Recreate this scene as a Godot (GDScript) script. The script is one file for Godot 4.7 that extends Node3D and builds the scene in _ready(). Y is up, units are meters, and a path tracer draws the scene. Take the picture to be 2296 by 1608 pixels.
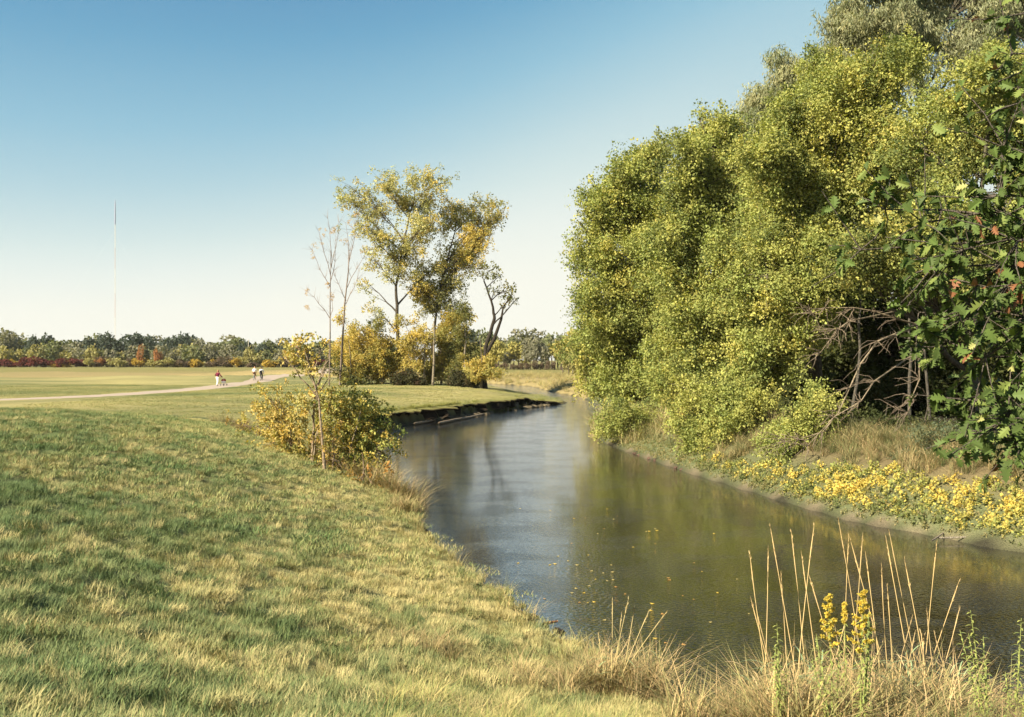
extends Node3D

# World: y up, metres. The flat field lies at y = 0, the river at y = WATER, the camera stands at x = 0, z = 0 and looks along -z.
# "d" below is the distance ahead of the camera, d = -z.
const EYE := 3.3
const WATER := -1.0
const FOCAL := 995.0

var rng := RandomNumberGenerator.new()
var rough := FastNoiseLite.new()
var patchy := FastNoiseLite.new()
var taken := {}
var M := {}
var G := {}
var river := PackedVector2Array()
const LEFT_EDGES := 30          # the first edges of the river outline belong to the near, left bank and the spit


# ---------------------------------------------------------------- mesh building
class MB:
	var v := PackedVector3Array()
	var n := PackedVector3Array()
	var c := PackedColorArray()
	var u := PackedVector2Array()
	var i := PackedInt32Array()

	func mesh() -> ArrayMesh:
		var a := []
		a.resize(Mesh.ARRAY_MAX)
		a[Mesh.ARRAY_VERTEX] = v
		if n.size() == v.size():
			a[Mesh.ARRAY_NORMAL] = n
		if c.size() == v.size():
			a[Mesh.ARRAY_COLOR] = c
		if u.size() == v.size():
			a[Mesh.ARRAY_TEX_UV] = u
		a[Mesh.ARRAY_INDEX] = i
		var m := ArrayMesh.new()
		m.add_surface_from_arrays(Mesh.PRIMITIVE_TRIANGLES, a)
		return m


func tube(mb: MB, pts: Array, radii: Array, sides := 6, col := Color.WHITE) -> void:
	# a bent, tapering round bar through the points, closed by a small cap
	var count := pts.size()
	var first := mb.v.size()
	var side := Vector3.RIGHT
	for k in count:
		var ahead: Vector3 = (pts[mini(k + 1, count - 1)] - pts[maxi(k - 1, 0)]).normalized()
		if k == 0:
			side = ahead.cross(Vector3.UP if absf(ahead.y) < 0.9 else Vector3.RIGHT).normalized()
		side = (side - ahead * side.dot(ahead)).normalized()
		var other := ahead.cross(side)
		for s in sides:
			var a := TAU * s / sides
			var out := side * cos(a) + other * sin(a)
			mb.v.append(pts[k] + out * radii[k])
			mb.n.append(out)
			mb.c.append(col)
			mb.u.append(Vector2(float(s) / sides * 2.0, k * 0.5))
	for k in count - 1:
		for s in sides:
			var p := first + k * sides + s
			var q := first + k * sides + (s + 1) % sides
			mb.i.append_array([p, p + sides, q, q, p + sides, q + sides])
	for k in range(2, sides):
		var e := first + (count - 1) * sides
		mb.i.append_array([e, e + k, e + k - 1])
		mb.i.append_array([first, first + k - 1, first + k])


func blade(mb: MB, p: Vector3, up: Vector3, lean: Vector3, w: float, col: Color) -> void:
	# a grass blade: two stacked pieces that bend over
	var side := lean.cross(Vector3.UP)
	side = (side.normalized() if side.length() > 0.0001 else Vector3.RIGHT) * w * 0.5
	var f := mb.v.size()
	var mid := p + up * 0.55 + lean * 0.3
	mb.v.append_array([p - side, p + side, mid - side * 0.8, mid + side * 0.8, p + up + lean])
	for k in 5:
		mb.c.append(col)
	mb.i.append_array([f, f + 2, f + 1, f + 1, f + 2, f + 3, f + 2, f + 4, f + 3])


func leaf(mb: MB, p: Vector3, along: Vector3, across: Vector3, col: Color, fold := 0.25) -> void:
	# a small leaf, folded along its midrib
	var f := mb.v.size()
	var up := along.cross(across).normalized() * across.length() * fold
	mb.v.append_array([p, p + along * 0.45 - across + up, p + along, p + along * 0.45 + across + up])
	for k in 4:
		mb.c.append(col)
	mb.i.append_array([f, f + 1, f + 2, f, f + 2, f + 3])


func rv() -> Vector3:
	var z := rng.randf_range(-1.0, 1.0)
	var a := rng.randf() * TAU
	var r := sqrt(1.0 - z * z)
	return Vector3(r * cos(a), z, r * sin(a))


func lathe(mb: MB, profile: Array, sides: int, col: Color, at := Vector3.ZERO) -> void:
	var pts := []
	var rs := []
	for p in profile:
		pts.append(at + Vector3(0, p.y, 0))
		rs.append(p.x)
	tube(mb, pts, rs, sides, col)


# ---------------------------------------------------------------- naming and placing
func numbered(called: String) -> String:
	taken[called] = taken.get(called, -1) + 1
	return called if taken[called] == 0 else "%s_%03d" % [called, taken[called]]


func tag(o: Node, label: String, category: String, group := "") -> Node:
	o.set_meta("label", label)
	o.set_meta("category", category)
	if group:
		o.set_meta("group", group)
	return o


func thing(called: String, label: String, category: String, at := Vector3.ZERO, group := "") -> Node3D:
	var o := Node3D.new()
	o.name = numbered(called)
	add_child(o)
	o.position = at
	tag(o, label, category, group)
	return o


func part(called: String, mesh: Mesh, m: Material, parent: Node) -> MeshInstance3D:
	var o := MeshInstance3D.new()
	o.mesh = mesh
	o.material_override = m
	if parent == self:
		o.name = numbered(called)
	else:
		var count := 0
		for k in parent.get_children():
			if k.get_meta("base", "") == called:
				count += 1
		o.set_meta("base", called)
		o.name = called if count == 0 else "%s_%03d" % [called, count]
	parent.add_child(o, true)
	return o


func struct(called: String, mesh: Mesh, m: Material) -> MeshInstance3D:
	var o := part(called, mesh, m, self)
	o.set_meta("kind", "structure")
	return o


func scatter(called: String, mesh: Mesh, m: Material, places: Array, tints: PackedColorArray, parent: Node) -> MultiMeshInstance3D:
	var mm := MultiMesh.new()
	mm.transform_format = MultiMesh.TRANSFORM_3D
	mm.use_colors = true
	mm.mesh = mesh
	mm.instance_count = places.size()
	for k in places.size():
		mm.set_instance_transform(k, places[k])
		mm.set_instance_color(k, tints[k])
	var o := MultiMeshInstance3D.new()
	o.multimesh = mm
	o.material_override = m
	o.name = numbered(called) if parent == self else StringName(called)
	o.set_meta("kind", "stuff")
	parent.add_child(o, true)
	return o


func at(px: float, py: float, d: float) -> Vector3:
	# the point at distance d whose sight line passes the photograph at px, py (on a 2296 x 1608 copy of it)
	return Vector3((px * 0.446 - 512.0) / FOCAL * d, EYE + (358.5 - py * 0.446) / FOCAL * d, -d)


func span(pixels: float, d: float) -> float:
	return pixels * 0.446 / FOCAL * d


# ---------------------------------------------------------------- the lie of the land
func river_distance(x: float, d: float) -> Vector2:
	# (signed distance to the water's edge, positive on land; number of the nearest edge)
	var p := Vector2(x, d)
	var best := 1e9
	var which := 0
	var inside := false
	var count := river.size()
	var a := river[count - 1]
	for k in count:
		var b := river[k]
		var ab := b - a
		var t := clampf((p - a).dot(ab) / ab.length_squared(), 0.0, 1.0)
		var q := (a + ab * t).distance_squared_to(p)
		if q < best:
			best = q
			which = k - 1
		if (a.y > d) != (b.y > d) and x < (b.x - a.x) * (d - a.y) / (b.y - a.y) + a.x:
			inside = not inside
		a = b
	return Vector2(-sqrt(best) if inside else sqrt(best), which)


func is_right(which: float) -> bool:
	return which >= LEFT_EDGES or which < 0


func gully(x: float, d: float) -> float:
	var best := 1e9
	var line := [Vector2(-6.6, 37.5), Vector2(-8.6, 40.5), Vector2(-12.0, 47.0), Vector2(-15.5, 55.0)]
	for k in 3:
		var ab: Vector2 = line[k + 1] - line[k]
		var t := clampf((Vector2(x, d) - line[k]).dot(ab) / ab.length_squared(), 0.0, 1.0)
		best = minf(best, (line[k] + ab * t).distance_to(Vector2(x, d)))
	return best


func land(x: float, d: float, rd = null) -> float:
	var r: Vector2 = rd if rd != null else river_distance(x, d)
	var s := r.x + rough.get_noise_2d(x * 9.0, d * 9.0) * (0.08 if is_right(r.y) else 0.22)
	if s < 0.0:
		return WATER + maxf(s * 0.5, -1.2) - 0.03
	var h := 0.0
	if is_right(r.y):
		var top := 0.75 * (1.0 - smoothstep(50.0, 105.0, d)) + 0.02
		h = WATER + 0.05 + 0.1 * smoothstep(0.0, 0.3, s) + (top - WATER - 0.15) * smoothstep(-0.6, 4.2, s)
	else:
		var level := 1.75 * (1.0 - smoothstep(25.0, 66.0, d))
		var t := clampf(s / 12.0, 0.0, 1.0)
		var near := WATER + 0.16 * smoothstep(0.0, 0.35, s) + (level - WATER - 0.16) * lerpf(smoothstep(-0.12, 1.0, t) * 1.06 - 0.04, 1.0 - pow(1.0 - t, 1.6), smoothstep(16.0, 30.0, d))
		var spit := WATER + 0.92 * smoothstep(0.0, 0.55, s) + 0.5 * smoothstep(0.0, 15.0, s) - 0.28 * smoothstep(18.0, 40.0, s)
		if d > 88.0:
			spit = lerpf(spit, WATER + 0.35 * smoothstep(0.0, 0.8, s) + 0.9 * smoothstep(0.5, 11.0, s) - 0.25 * smoothstep(14.0, 30.0, s), smoothstep(84.0, 94.0, d) * smoothstep(-9.0, 2.0, x))
		h = lerpf(near, spit, smoothstep(53.0, 62.0, d))
		if d > 30.0 and d < 60.0:
			var g := gully(x, d)
			h -= 0.75 * exp(-g * g / 0.9) * smoothstep(58.0, 50.0, d)
	h += rough.get_noise_2d(x * 2.2, d * 2.2) * 0.028 * smoothstep(0.5, 3.0, s)
	if d > 80.0:
		h += (rough.get_noise_2d(x * 0.35 + 90.0, d * 0.5) * 0.8 + 0.05) * smoothstep(90.0, 170.0, d) * smoothstep(345.0, 300.0, d) * smoothstep(-10.0, -50.0, x)
		var e := Vector2((x + 36.0) / 16.0, (d - 180.0) / 26.0)
		h += 1.5 * exp(-e.length_squared() * 1.2)
	return h


func ground(x: float, d: float) -> Vector3:
	return Vector3(x, land(x, d), -d)


func dryness(x: float, d: float, s: float) -> float:
	# 0 fresh green, 1 straw
	return clampf(0.33 + 0.5 * patchy.get_noise_2d(x * 4.0, d * 4.0) + 0.5 * patchy.get_noise_2d(x * 17.0, d * 17.0) + 0.55 * patchy.get_noise_2d(x * 42.0 + 9.0, d * 42.0) + 0.42 * exp(-maxf(s - 1.0, 0.0) / 4.0) - 0.2 * smoothstep(-1.0, -7.0, x) * smoothstep(34.0, 12.0, d), 0.0, 1.0)


# ---------------------------------------------------------------- materials
func noise_texture(freq: float, octaves: int, low: Color, high: Color, size := 512, seed_ := 1) -> NoiseTexture2D:
	var f := FastNoiseLite.new()
	f.seed = seed_
	f.noise_type = FastNoiseLite.TYPE_SIMPLEX
	f.frequency = freq
	f.fractal_octaves = octaves
	var t := NoiseTexture2D.new()
	t.width = size
	t.height = size
	t.seamless = true
	t.noise = f
	var ramp := Gradient.new()
	ramp.set_color(0, low)
	ramp.set_color(1, high)
	t.color_ramp = ramp
	return t


func vertex_paint(name_: String, roughness := 0.85) -> StandardMaterial3D:
	var m := StandardMaterial3D.new()
	m.resource_name = name_
	m.vertex_color_use_as_albedo = true
	m.roughness = roughness
	m.metallic_specular = 0.3
	return m


func make_materials() -> void:
	var land_grain := noise_texture(0.05, 5, Color(0.84, 0.85, 0.84), Color(1.0, 1.0, 0.98), 1024, 5)
	var t := vertex_paint("earth and turf", 0.95)
	t.albedo_texture = land_grain
	t.uv1_triplanar = true
	t.uv1_world_triplanar = true
	t.uv1_scale = Vector3(0.22, 0.22, 0.22)
	t.heightmap_enabled = true
	t.heightmap_texture = noise_texture(0.09, 5, Color.BLACK, Color.WHITE, 1024, 6)
	t.heightmap_scale = 6.0
	M.land = t
	for kind in ["leaf", "grass"]:
		var g := vertex_paint(kind, 0.6 if kind == "leaf" else 0.7)
		g.backlight_enabled = true
		g.backlight = Color(0.85, 0.85, 0.5) if kind == "leaf" else Color(0.45, 0.45, 0.3)
		g.metallic_specular = 0.35
		M[kind] = g
	M.leaf.metallic_specular = 0.2
	var glossy := vertex_paint("glossy leaf", 0.55)
	glossy.backlight_enabled = true
	glossy.backlight = Color(0.4, 0.5, 0.2)
	glossy.metallic_specular = 0.25
	M.glossy = glossy
	var bark := vertex_paint("bark", 0.95)
	bark.albedo_texture = noise_texture(0.03, 4, Color(0.55, 0.55, 0.55), Color.WHITE, 256, 9)
	bark.uv1_triplanar = true
	bark.uv1_scale = Vector3(2.0, 0.5, 2.0)
	bark.heightmap_enabled = true
	bark.heightmap_texture = noise_texture(0.06, 4, Color.BLACK, Color.WHITE, 256, 10)
	bark.heightmap_scale = 4.0
	M.bark = bark
	M.paint = vertex_paint("painted surface", 0.6)
	M.cloth = vertex_paint("cloth", 0.9)
	var w := StandardMaterial3D.new()
	w.resource_name = "river water"
	w.albedo_color = Color(0.008, 0.0072, 0.006).linear_to_srgb()
	w.roughness = 0.03
	w.metallic_specular = 1.0
	w.heightmap_enabled = true
	var ripple := FastNoiseLite.new()
	ripple.seed = 21
	ripple.noise_type = FastNoiseLite.TYPE_SIMPLEX
	ripple.frequency = 0.075
	ripple.fractal_octaves = 2
	var fine := ripple.get_seamless_image(1024, 1024)
	fine.convert(Image.FORMAT_L8)
	ripple.seed = 22
	ripple.frequency = 0.0028
	var calm := ripple.get_seamless_image(1024, 1024)
	calm.convert(Image.FORMAT_L8)
	var fb := fine.get_data()
	var cb := calm.get_data()
	for k in fb.size():
		fb[k] = int(128.0 + (fb[k] - 128.0) * clampf((cb[k] - 90.0) / 80.0, 0.45, 1.0))
	w.heightmap_texture = ImageTexture.create_from_image(Image.create_from_data(1024, 1024, false, Image.FORMAT_L8, fb))
	w.heightmap_scale = 2.0
	w.clearcoat_enabled = true
	w.clearcoat = 0.6
	w.clearcoat_roughness = 0.09
	M.water = w
	var p := vertex_paint("gravel path", 0.95)
	p.albedo_texture = noise_texture(0.12, 4, Color(0.8, 0.8, 0.8), Color.WHITE, 512, 31)
	p.uv1_triplanar = true
	p.uv1_world_triplanar = true
	p.uv1_scale = Vector3(0.4, 0.4, 0.4)
	M.path = p


# ---------------------------------------------------------------- small plant meshes that are scattered
func turf_patch(radius: float, count: int, tall: float, w: float, seeds := 0.0) -> ArrayMesh:
	var mb := MB.new()
	for k in count:
		var r := radius * sqrt(rng.randf())
		var a := rng.randf() * TAU
		var h := tall * rng.randf_range(0.5, 1.25)
		var b := rng.randf() * TAU
		var lean := Vector3(cos(b), 0, sin(b)) * h * rng.randf_range(0.3, 1.9)
		var dry := rng.randf()
		var col := Color(0.6, 0.76, 0.62) if dry < 0.5 else (Color(1.0, 1.0, 0.9) if dry < 0.8 else Color(1.75, 1.5, 1.6))
		col = col * rng.randf_range(0.75, 1.15)
		blade(mb, Vector3(r * cos(a), -0.02, r * sin(a)), Vector3(0, h, 0), lean, w * rng.randf_range(0.7, 1.3), col)
	return mb.mesh()


func leaf_spray(radius: float, count: int, length: float, width: float, droop := 0.0) -> ArrayMesh:
	# a twig end: leaves set about a few shared twigs
	var mb := MB.new()
	var twigs := []
	for k in 5:
		var t := rv()
		t.y -= droop
		twigs.append(t.normalized())
	for k in count:
		var t: Vector3 = twigs[k % 5]
		var p := t * radius * rng.randf_range(0.15, 1.0) + rv() * radius * 0.22
		var along := (t * 0.6 + rv() + Vector3(0, -0.25 - droop, 0)).normalized()
		var face := (rv() + Vector3(0, 0.9, 0)).normalized()
		var across := along.cross(face).normalized()
		var s := rng.randf_range(0.7, 1.25)
		var shade := rng.randf_range(0.78, 1.2)
		leaf(mb, p, along * length * s, across * width * s * 0.5, Color(shade * rng.randf_range(0.92, 1.1), shade, shade * 0.95))
	return mb.mesh()


func make_parts() -> void:
	G.turf = []
	G.far_turf = []
	for k in 5:
		G.turf.append(turf_patch(0.36, 300, 0.05, 0.0046))
		G.far_turf.append(turf_patch(0.62, 260, 0.07, 0.011))
	G.mat = []
	for k in 5:
		var mb := MB.new()
		var comb := rng.randf() * TAU
		for j in 80:
			var r := 0.17 * sqrt(rng.randf())
			var a := rng.randf() * TAU
			var b := comb + rng.randfn() * 0.9
			var h := rng.randf_range(0.04, 0.11)
			var v := rng.randf_range(0.7, 1.3)
			blade(mb, Vector3(r * cos(a), -0.01, r * sin(a)), Vector3(0, h, 0), Vector3(cos(b), 0, sin(b)) * rng.randf_range(0.03, 0.16), 0.007, Color(v, v, v))
		G.mat.append(mb.mesh())
	G.meadow = []
	G.tuft = []
	for k in 4:
		G.meadow.append(turf_patch(0.9, 130, 0.24, 0.03))
		G.tuft.append(turf_patch(0.15, 62, 0.42, 0.0085))
	G.spray = []
	G.fine = []
	G.willow = []
	G.broad = []
	for k in 5:
		G.spray.append(leaf_spray(0.5, 48, 0.108, 0.072))
		G.fine.append(leaf_spray(0.55, 26, 0.2, 0.14))
		G.willow.append(leaf_spray(0.5, 34, 0.2, 0.045, 0.7))
		G.broad.append(leaf_spray(0.2, 16, 0.115, 0.085))


# ---------------------------------------------------------------- trees
func pick(cols: Array) -> Color:
	var total := 0.0
	for c in cols:
		total += c[1]
	var r := rng.randf() * total
	for c in cols:
		r -= c[1]
		if r <= 0.0:
			return c[0]
	return cols[0][0]


func bend(a: Vector3, b: Vector3, steps: int, lift: float, wobble: float) -> Array:
	var pts := []
	var mid := a.lerp(b, 0.5) + Vector3(0, lift, 0) + rv() * wobble
	for k in steps + 1:
		var t := float(k) / steps
		var p := a.lerp(mid, t).lerp(mid.lerp(b, t), t)
		if k > 0 and k < steps:
			p += rv() * wobble * 0.25
		pts.append(p)
	return pts


func taper(n: int, r0: float, r1: float) -> Array:
	var out := []
	for k in n:
		out.append(lerpf(r0, r1, pow(float(k) / (n - 1), 0.8)))
	return out


# o: label, category, group, trunk (points), girth (radius at foot), bark, lobes ([centre, radius, sprays, colours or null]), mesh, size, cols
func tree(called: String, o: Dictionary) -> Node3D:
	var foot: Vector3 = o.trunk[0]
	var root := thing(called, o.label, o.category, foot, o.get("group", ""))
	var bark: Color = o.get("bark", Color(0.16, 0.135, 0.1))
	var girth: float = o.get("girth", 0.2)
	var trunk := MB.new()
	var line := []
	for p in o.trunk:
		line.append(p - foot)
	# extra points so that the trunk is a little crooked
	var pts := []
	for k in line.size() - 1:
		for j in 4:
			pts.append(line[k].lerp(line[k + 1], j / 4.0) + (rv() * girth * 0.22 if k + j > 0 else Vector3(0, -0.3, 0)))
	pts.append(line[-1])
	var rs := taper(pts.size(), girth, girth * o.get("tip", 0.25))
	rs[0] = girth * 1.45
	rs[1] = girth * 1.1
	tube(trunk, pts, rs, 9, bark)
	part("trunk", trunk.mesh(), M.bark, root)
	var places := []
	var tints := PackedColorArray()
	var size: float = o.get("size", 1.0)
	for lobe in o.lobes:
		var c: Vector3 = lobe[0] - foot
		var r: float = lobe[1]
		var sprays: int = int(lobe[2])
		var cols: Array = lobe[3] if lobe.size() > 3 and lobe[3] != null else o.cols
		# where the limb leaves the trunk
		var best := 0
		var cost := 1e9
		for k in range(1, pts.size()):
			var lower: float = c.y - pts[k].y
			var flat := Vector2(c.x - pts[k].x, c.z - pts[k].z).length()
			var w := absf(lower - flat * o.get("steep", 0.8) - 0.5) + (0.0 if k > 2 else 3.0)
			if w < cost:
				cost = w
				best = k
		var limb := MB.new()
		var way := bend(pts[best], c, 6, (c - pts[best]).length() * 0.06, (c - pts[best]).length() * 0.07)
		var thick: float = minf(rs[best] * 0.7, 0.03 + (c - pts[best]).length() * 0.018)
		tube(limb, way, taper(way.size(), thick, 0.022 * size), 6, bark)
		var masses := []
		for k in 12:
			var flat := rng.randf_range(0.45, 0.85)
			masses.append([c + rv() * r * pow(rng.randf(), 0.45) * 0.95, Basis(rv(), rng.randf_range(0.0, 0.6)).scaled(Vector3(r * flat, r * flat * rng.randf_range(0.3, 0.6), r * flat))])
		var subs := maxi(3, int(sprays / o.get("per", 7.0)))
		for s in subs:
			var from: Vector3 = way[rng.randi_range(2, way.size() - 1)]
			var out := rv()
			out.y = out.y * 0.9 + 0.08
			var mass: Array = masses[rng.randi() % 12]
			if o.has("fill") and rng.randf() < o.fill:
				var next: Array = o.lobes[rng.randi() % o.lobes.size()]
				if next[0].distance_to(lobe[0]) < (next[1] + r) * 1.5:
					mass = [c.lerp(next[0] - foot, rng.randf_range(0.25, 0.75)), Basis(rv(), rng.randf_range(0.0, 0.5)).scaled(Vector3(1.0, 0.6, 1.0) * (r + next[1]) * 0.42)]
			var to: Vector3 = mass[0] + (mass[1] * out) * pow(rng.randf(), 0.42) * (1.0 if rng.randf() < 0.78 else rng.randf_range(1.1, 1.4))
			var twig := bend(from, to, 3, (to - from).length() * 0.1, (to - from).length() * 0.1)
			tube(limb, twig, taper(4, minf(thick * 0.4, 0.03) , 0.007 * size), 4, bark * 1.25)
			var tone := pick(cols)
			var many := maxi(1, int(round(float(sprays) / subs * rng.randf_range(0.5, 1.5))))
			for q in many:
				var t := pow(rng.randf(), 0.5)
				var p: Vector3 = twig[3].lerp(twig[1], 1.0 - t) + rv() * 0.36 * size * o.get("loose", 1.0)
				var b := Basis(rv(), rng.randf() * TAU)
				if o.get("hang", false):
					b = Basis(Vector3.UP, rng.randf() * TAU)
				places.append(Transform3D(b.scaled(Vector3.ONE * size * rng.randf_range(0.7, 1.25)), p))
				var col := tone.lerp(pick(cols), 0.35) * rng.randf_range(0.85, 1.15)
				col.a = 1.0
				tints.append(col)
		part("limb", limb.mesh(), M.bark, root)
	# the sprays of one tree, dealt out over the five shapes
	var meshes: Array = o.mesh
	for k in meshes.size():
		var mine := []
		var mt := PackedColorArray()
		for j in range(k, places.size(), meshes.size()):
			mine.append(places[j])
			mt.append(tints[j])
		if mine.size():
			scatter("crown", meshes[k], o.get("skin", M.leaf), mine, mt, root)
	return root


func lobes_at(list: Array, d: float, depth: float, sprays_per_m2: float, cols = null) -> Array:
	# list of [px, py, radius in pixels]; every lobe gets a distance of its own
	var out := []
	for l in list:
		var dd := d + rng.randf_range(-depth, depth)
		var r := span(l[2], dd)
		out.append([at(l[0], l[1], dd), r, maxf(4.0, sprays_per_m2 * r * r * 48.0 * (l[3] if l.size() > 3 else 1.0)), cols])
	return out


func _ready() -> void:
	rng.seed = 1971
	rough.seed = 4
	rough.frequency = 0.1
	rough.fractal_octaves = 3
	patchy.seed = 12
	patchy.frequency = 0.05
	patchy.fractal_octaves = 3
	set_view()
	make_materials()
	make_parts()
	make_land()
	make_bank()
	make_grass()
	make_right_wood()
	make_oak()
	make_spit_trees()
	make_bank_bushes()
	make_far_trees()
	make_mast()
	make_people()
	make_reeds()
	make_small_things()


func set_view() -> void:
	var cam := Camera3D.new()
	cam.name = "camera"
	cam.fov = rad_to_deg(2.0 * atan(358.5 / FOCAL))
	cam.near = 0.1
	cam.far = 4000.0
	cam.position = Vector3(0, EYE, 0)
	add_child(cam)
	cam.current = true
	# the sun, low in the west: to the left and a little behind
	var to_sun := Vector3(-cos(deg_to_rad(36)) * cos(deg_to_rad(38)), sin(deg_to_rad(36)), cos(deg_to_rad(36)) * sin(deg_to_rad(38)))
	var sun := DirectionalLight3D.new()
	sun.name = "sun"
	sun.light_energy = 1.6
	sun.light_color = Color(1.0, 0.95, 0.84)
	sun.light_angular_distance = 0.5
	sun.shadow_enabled = true
	add_child(sun)
	sun.look_at_from_position(to_sun * 50.0, Vector3.ZERO)
	# clear autumn sky: deep blue above and at a right angle to the sun, whitish towards the horizon
	var wide := 512
	var high := 256
	var img := Image.create_empty(wide, high, false, Image.FORMAT_RGBF)
	var stops := [[0.0, Color(0.353, 0.347, 0.309)], [4.0, Color(0.335, 0.338, 0.305)], [7.0, Color(0.291, 0.316, 0.302)], [10.0, Color(0.231, 0.282, 0.284)], [15.0, Color(0.156, 0.233, 0.265)], [20.0, Color(0.104, 0.196, 0.251)], [28.0, Color(0.055, 0.142, 0.216)], [36.0, Color(0.033, 0.098, 0.178)], [60.0, Color(0.018, 0.060, 0.135)], [90.0, Color(0.016, 0.051, 0.116)]]
	for y in high:
		var up := 90.0 - (y + 0.5) * 180.0 / high
		for x in wide:
			# the picture's first column is -z, a quarter of the way on is +x
			var a := (x + 0.5) / wide * TAU
			var e := deg_to_rad(up)
			var dir := Vector3(sin(a) * cos(e), sin(e), -cos(a) * cos(e))
			var c := dir.dot(to_sun)
			var clear := 1.0 - smoothstep(0.0, 0.2, c * c)      # 1 where the sky is most polarised and deepest
			var look := maxf(up, 0.0) * (0.88 + 0.75 * clear)
			look = clampf(look, 0.0, 90.0)
			var col := Color.BLACK
			for k in stops.size() - 1:
				if look <= stops[k + 1][0]:
					col = stops[k][1].lerp(stops[k + 1][1], (look - stops[k][0]) / (stops[k + 1][0] - stops[k][0]))
					break
			img.set_pixel(x, y, col)
	var pano := PanoramaSkyMaterial.new()
	pano.panorama = ImageTexture.create_from_image(img)
	var sky := Sky.new()
	sky.sky_material = pano
	var env := Environment.new()
	env.background_mode = Environment.BG_SKY
	env.sky = sky
	env.tonemap_mode = Environment.TONE_MAPPER_LINEAR
	env.tonemap_exposure = 2.75
	env.fog_enabled = true
	env.fog_density = 0.00006
	env.fog_light_color = Color(0.95, 0.95, 0.93)
	env.sdfgi_enabled = true
	env.ssao_enabled = true
	env.ssil_enabled = true
	var we := WorldEnvironment.new()
	we.name = "world"
	we.environment = env
	add_child(we)


func lines(parts: Array) -> PackedFloat32Array:
	# [from, to, step] pieces joined into one rising list
	var out := PackedFloat32Array()
	for p in parts:
		var x: float = p[0]
		while x < p[1] - 0.001:
			out.append(x)
			x += p[2]
	return out


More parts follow.
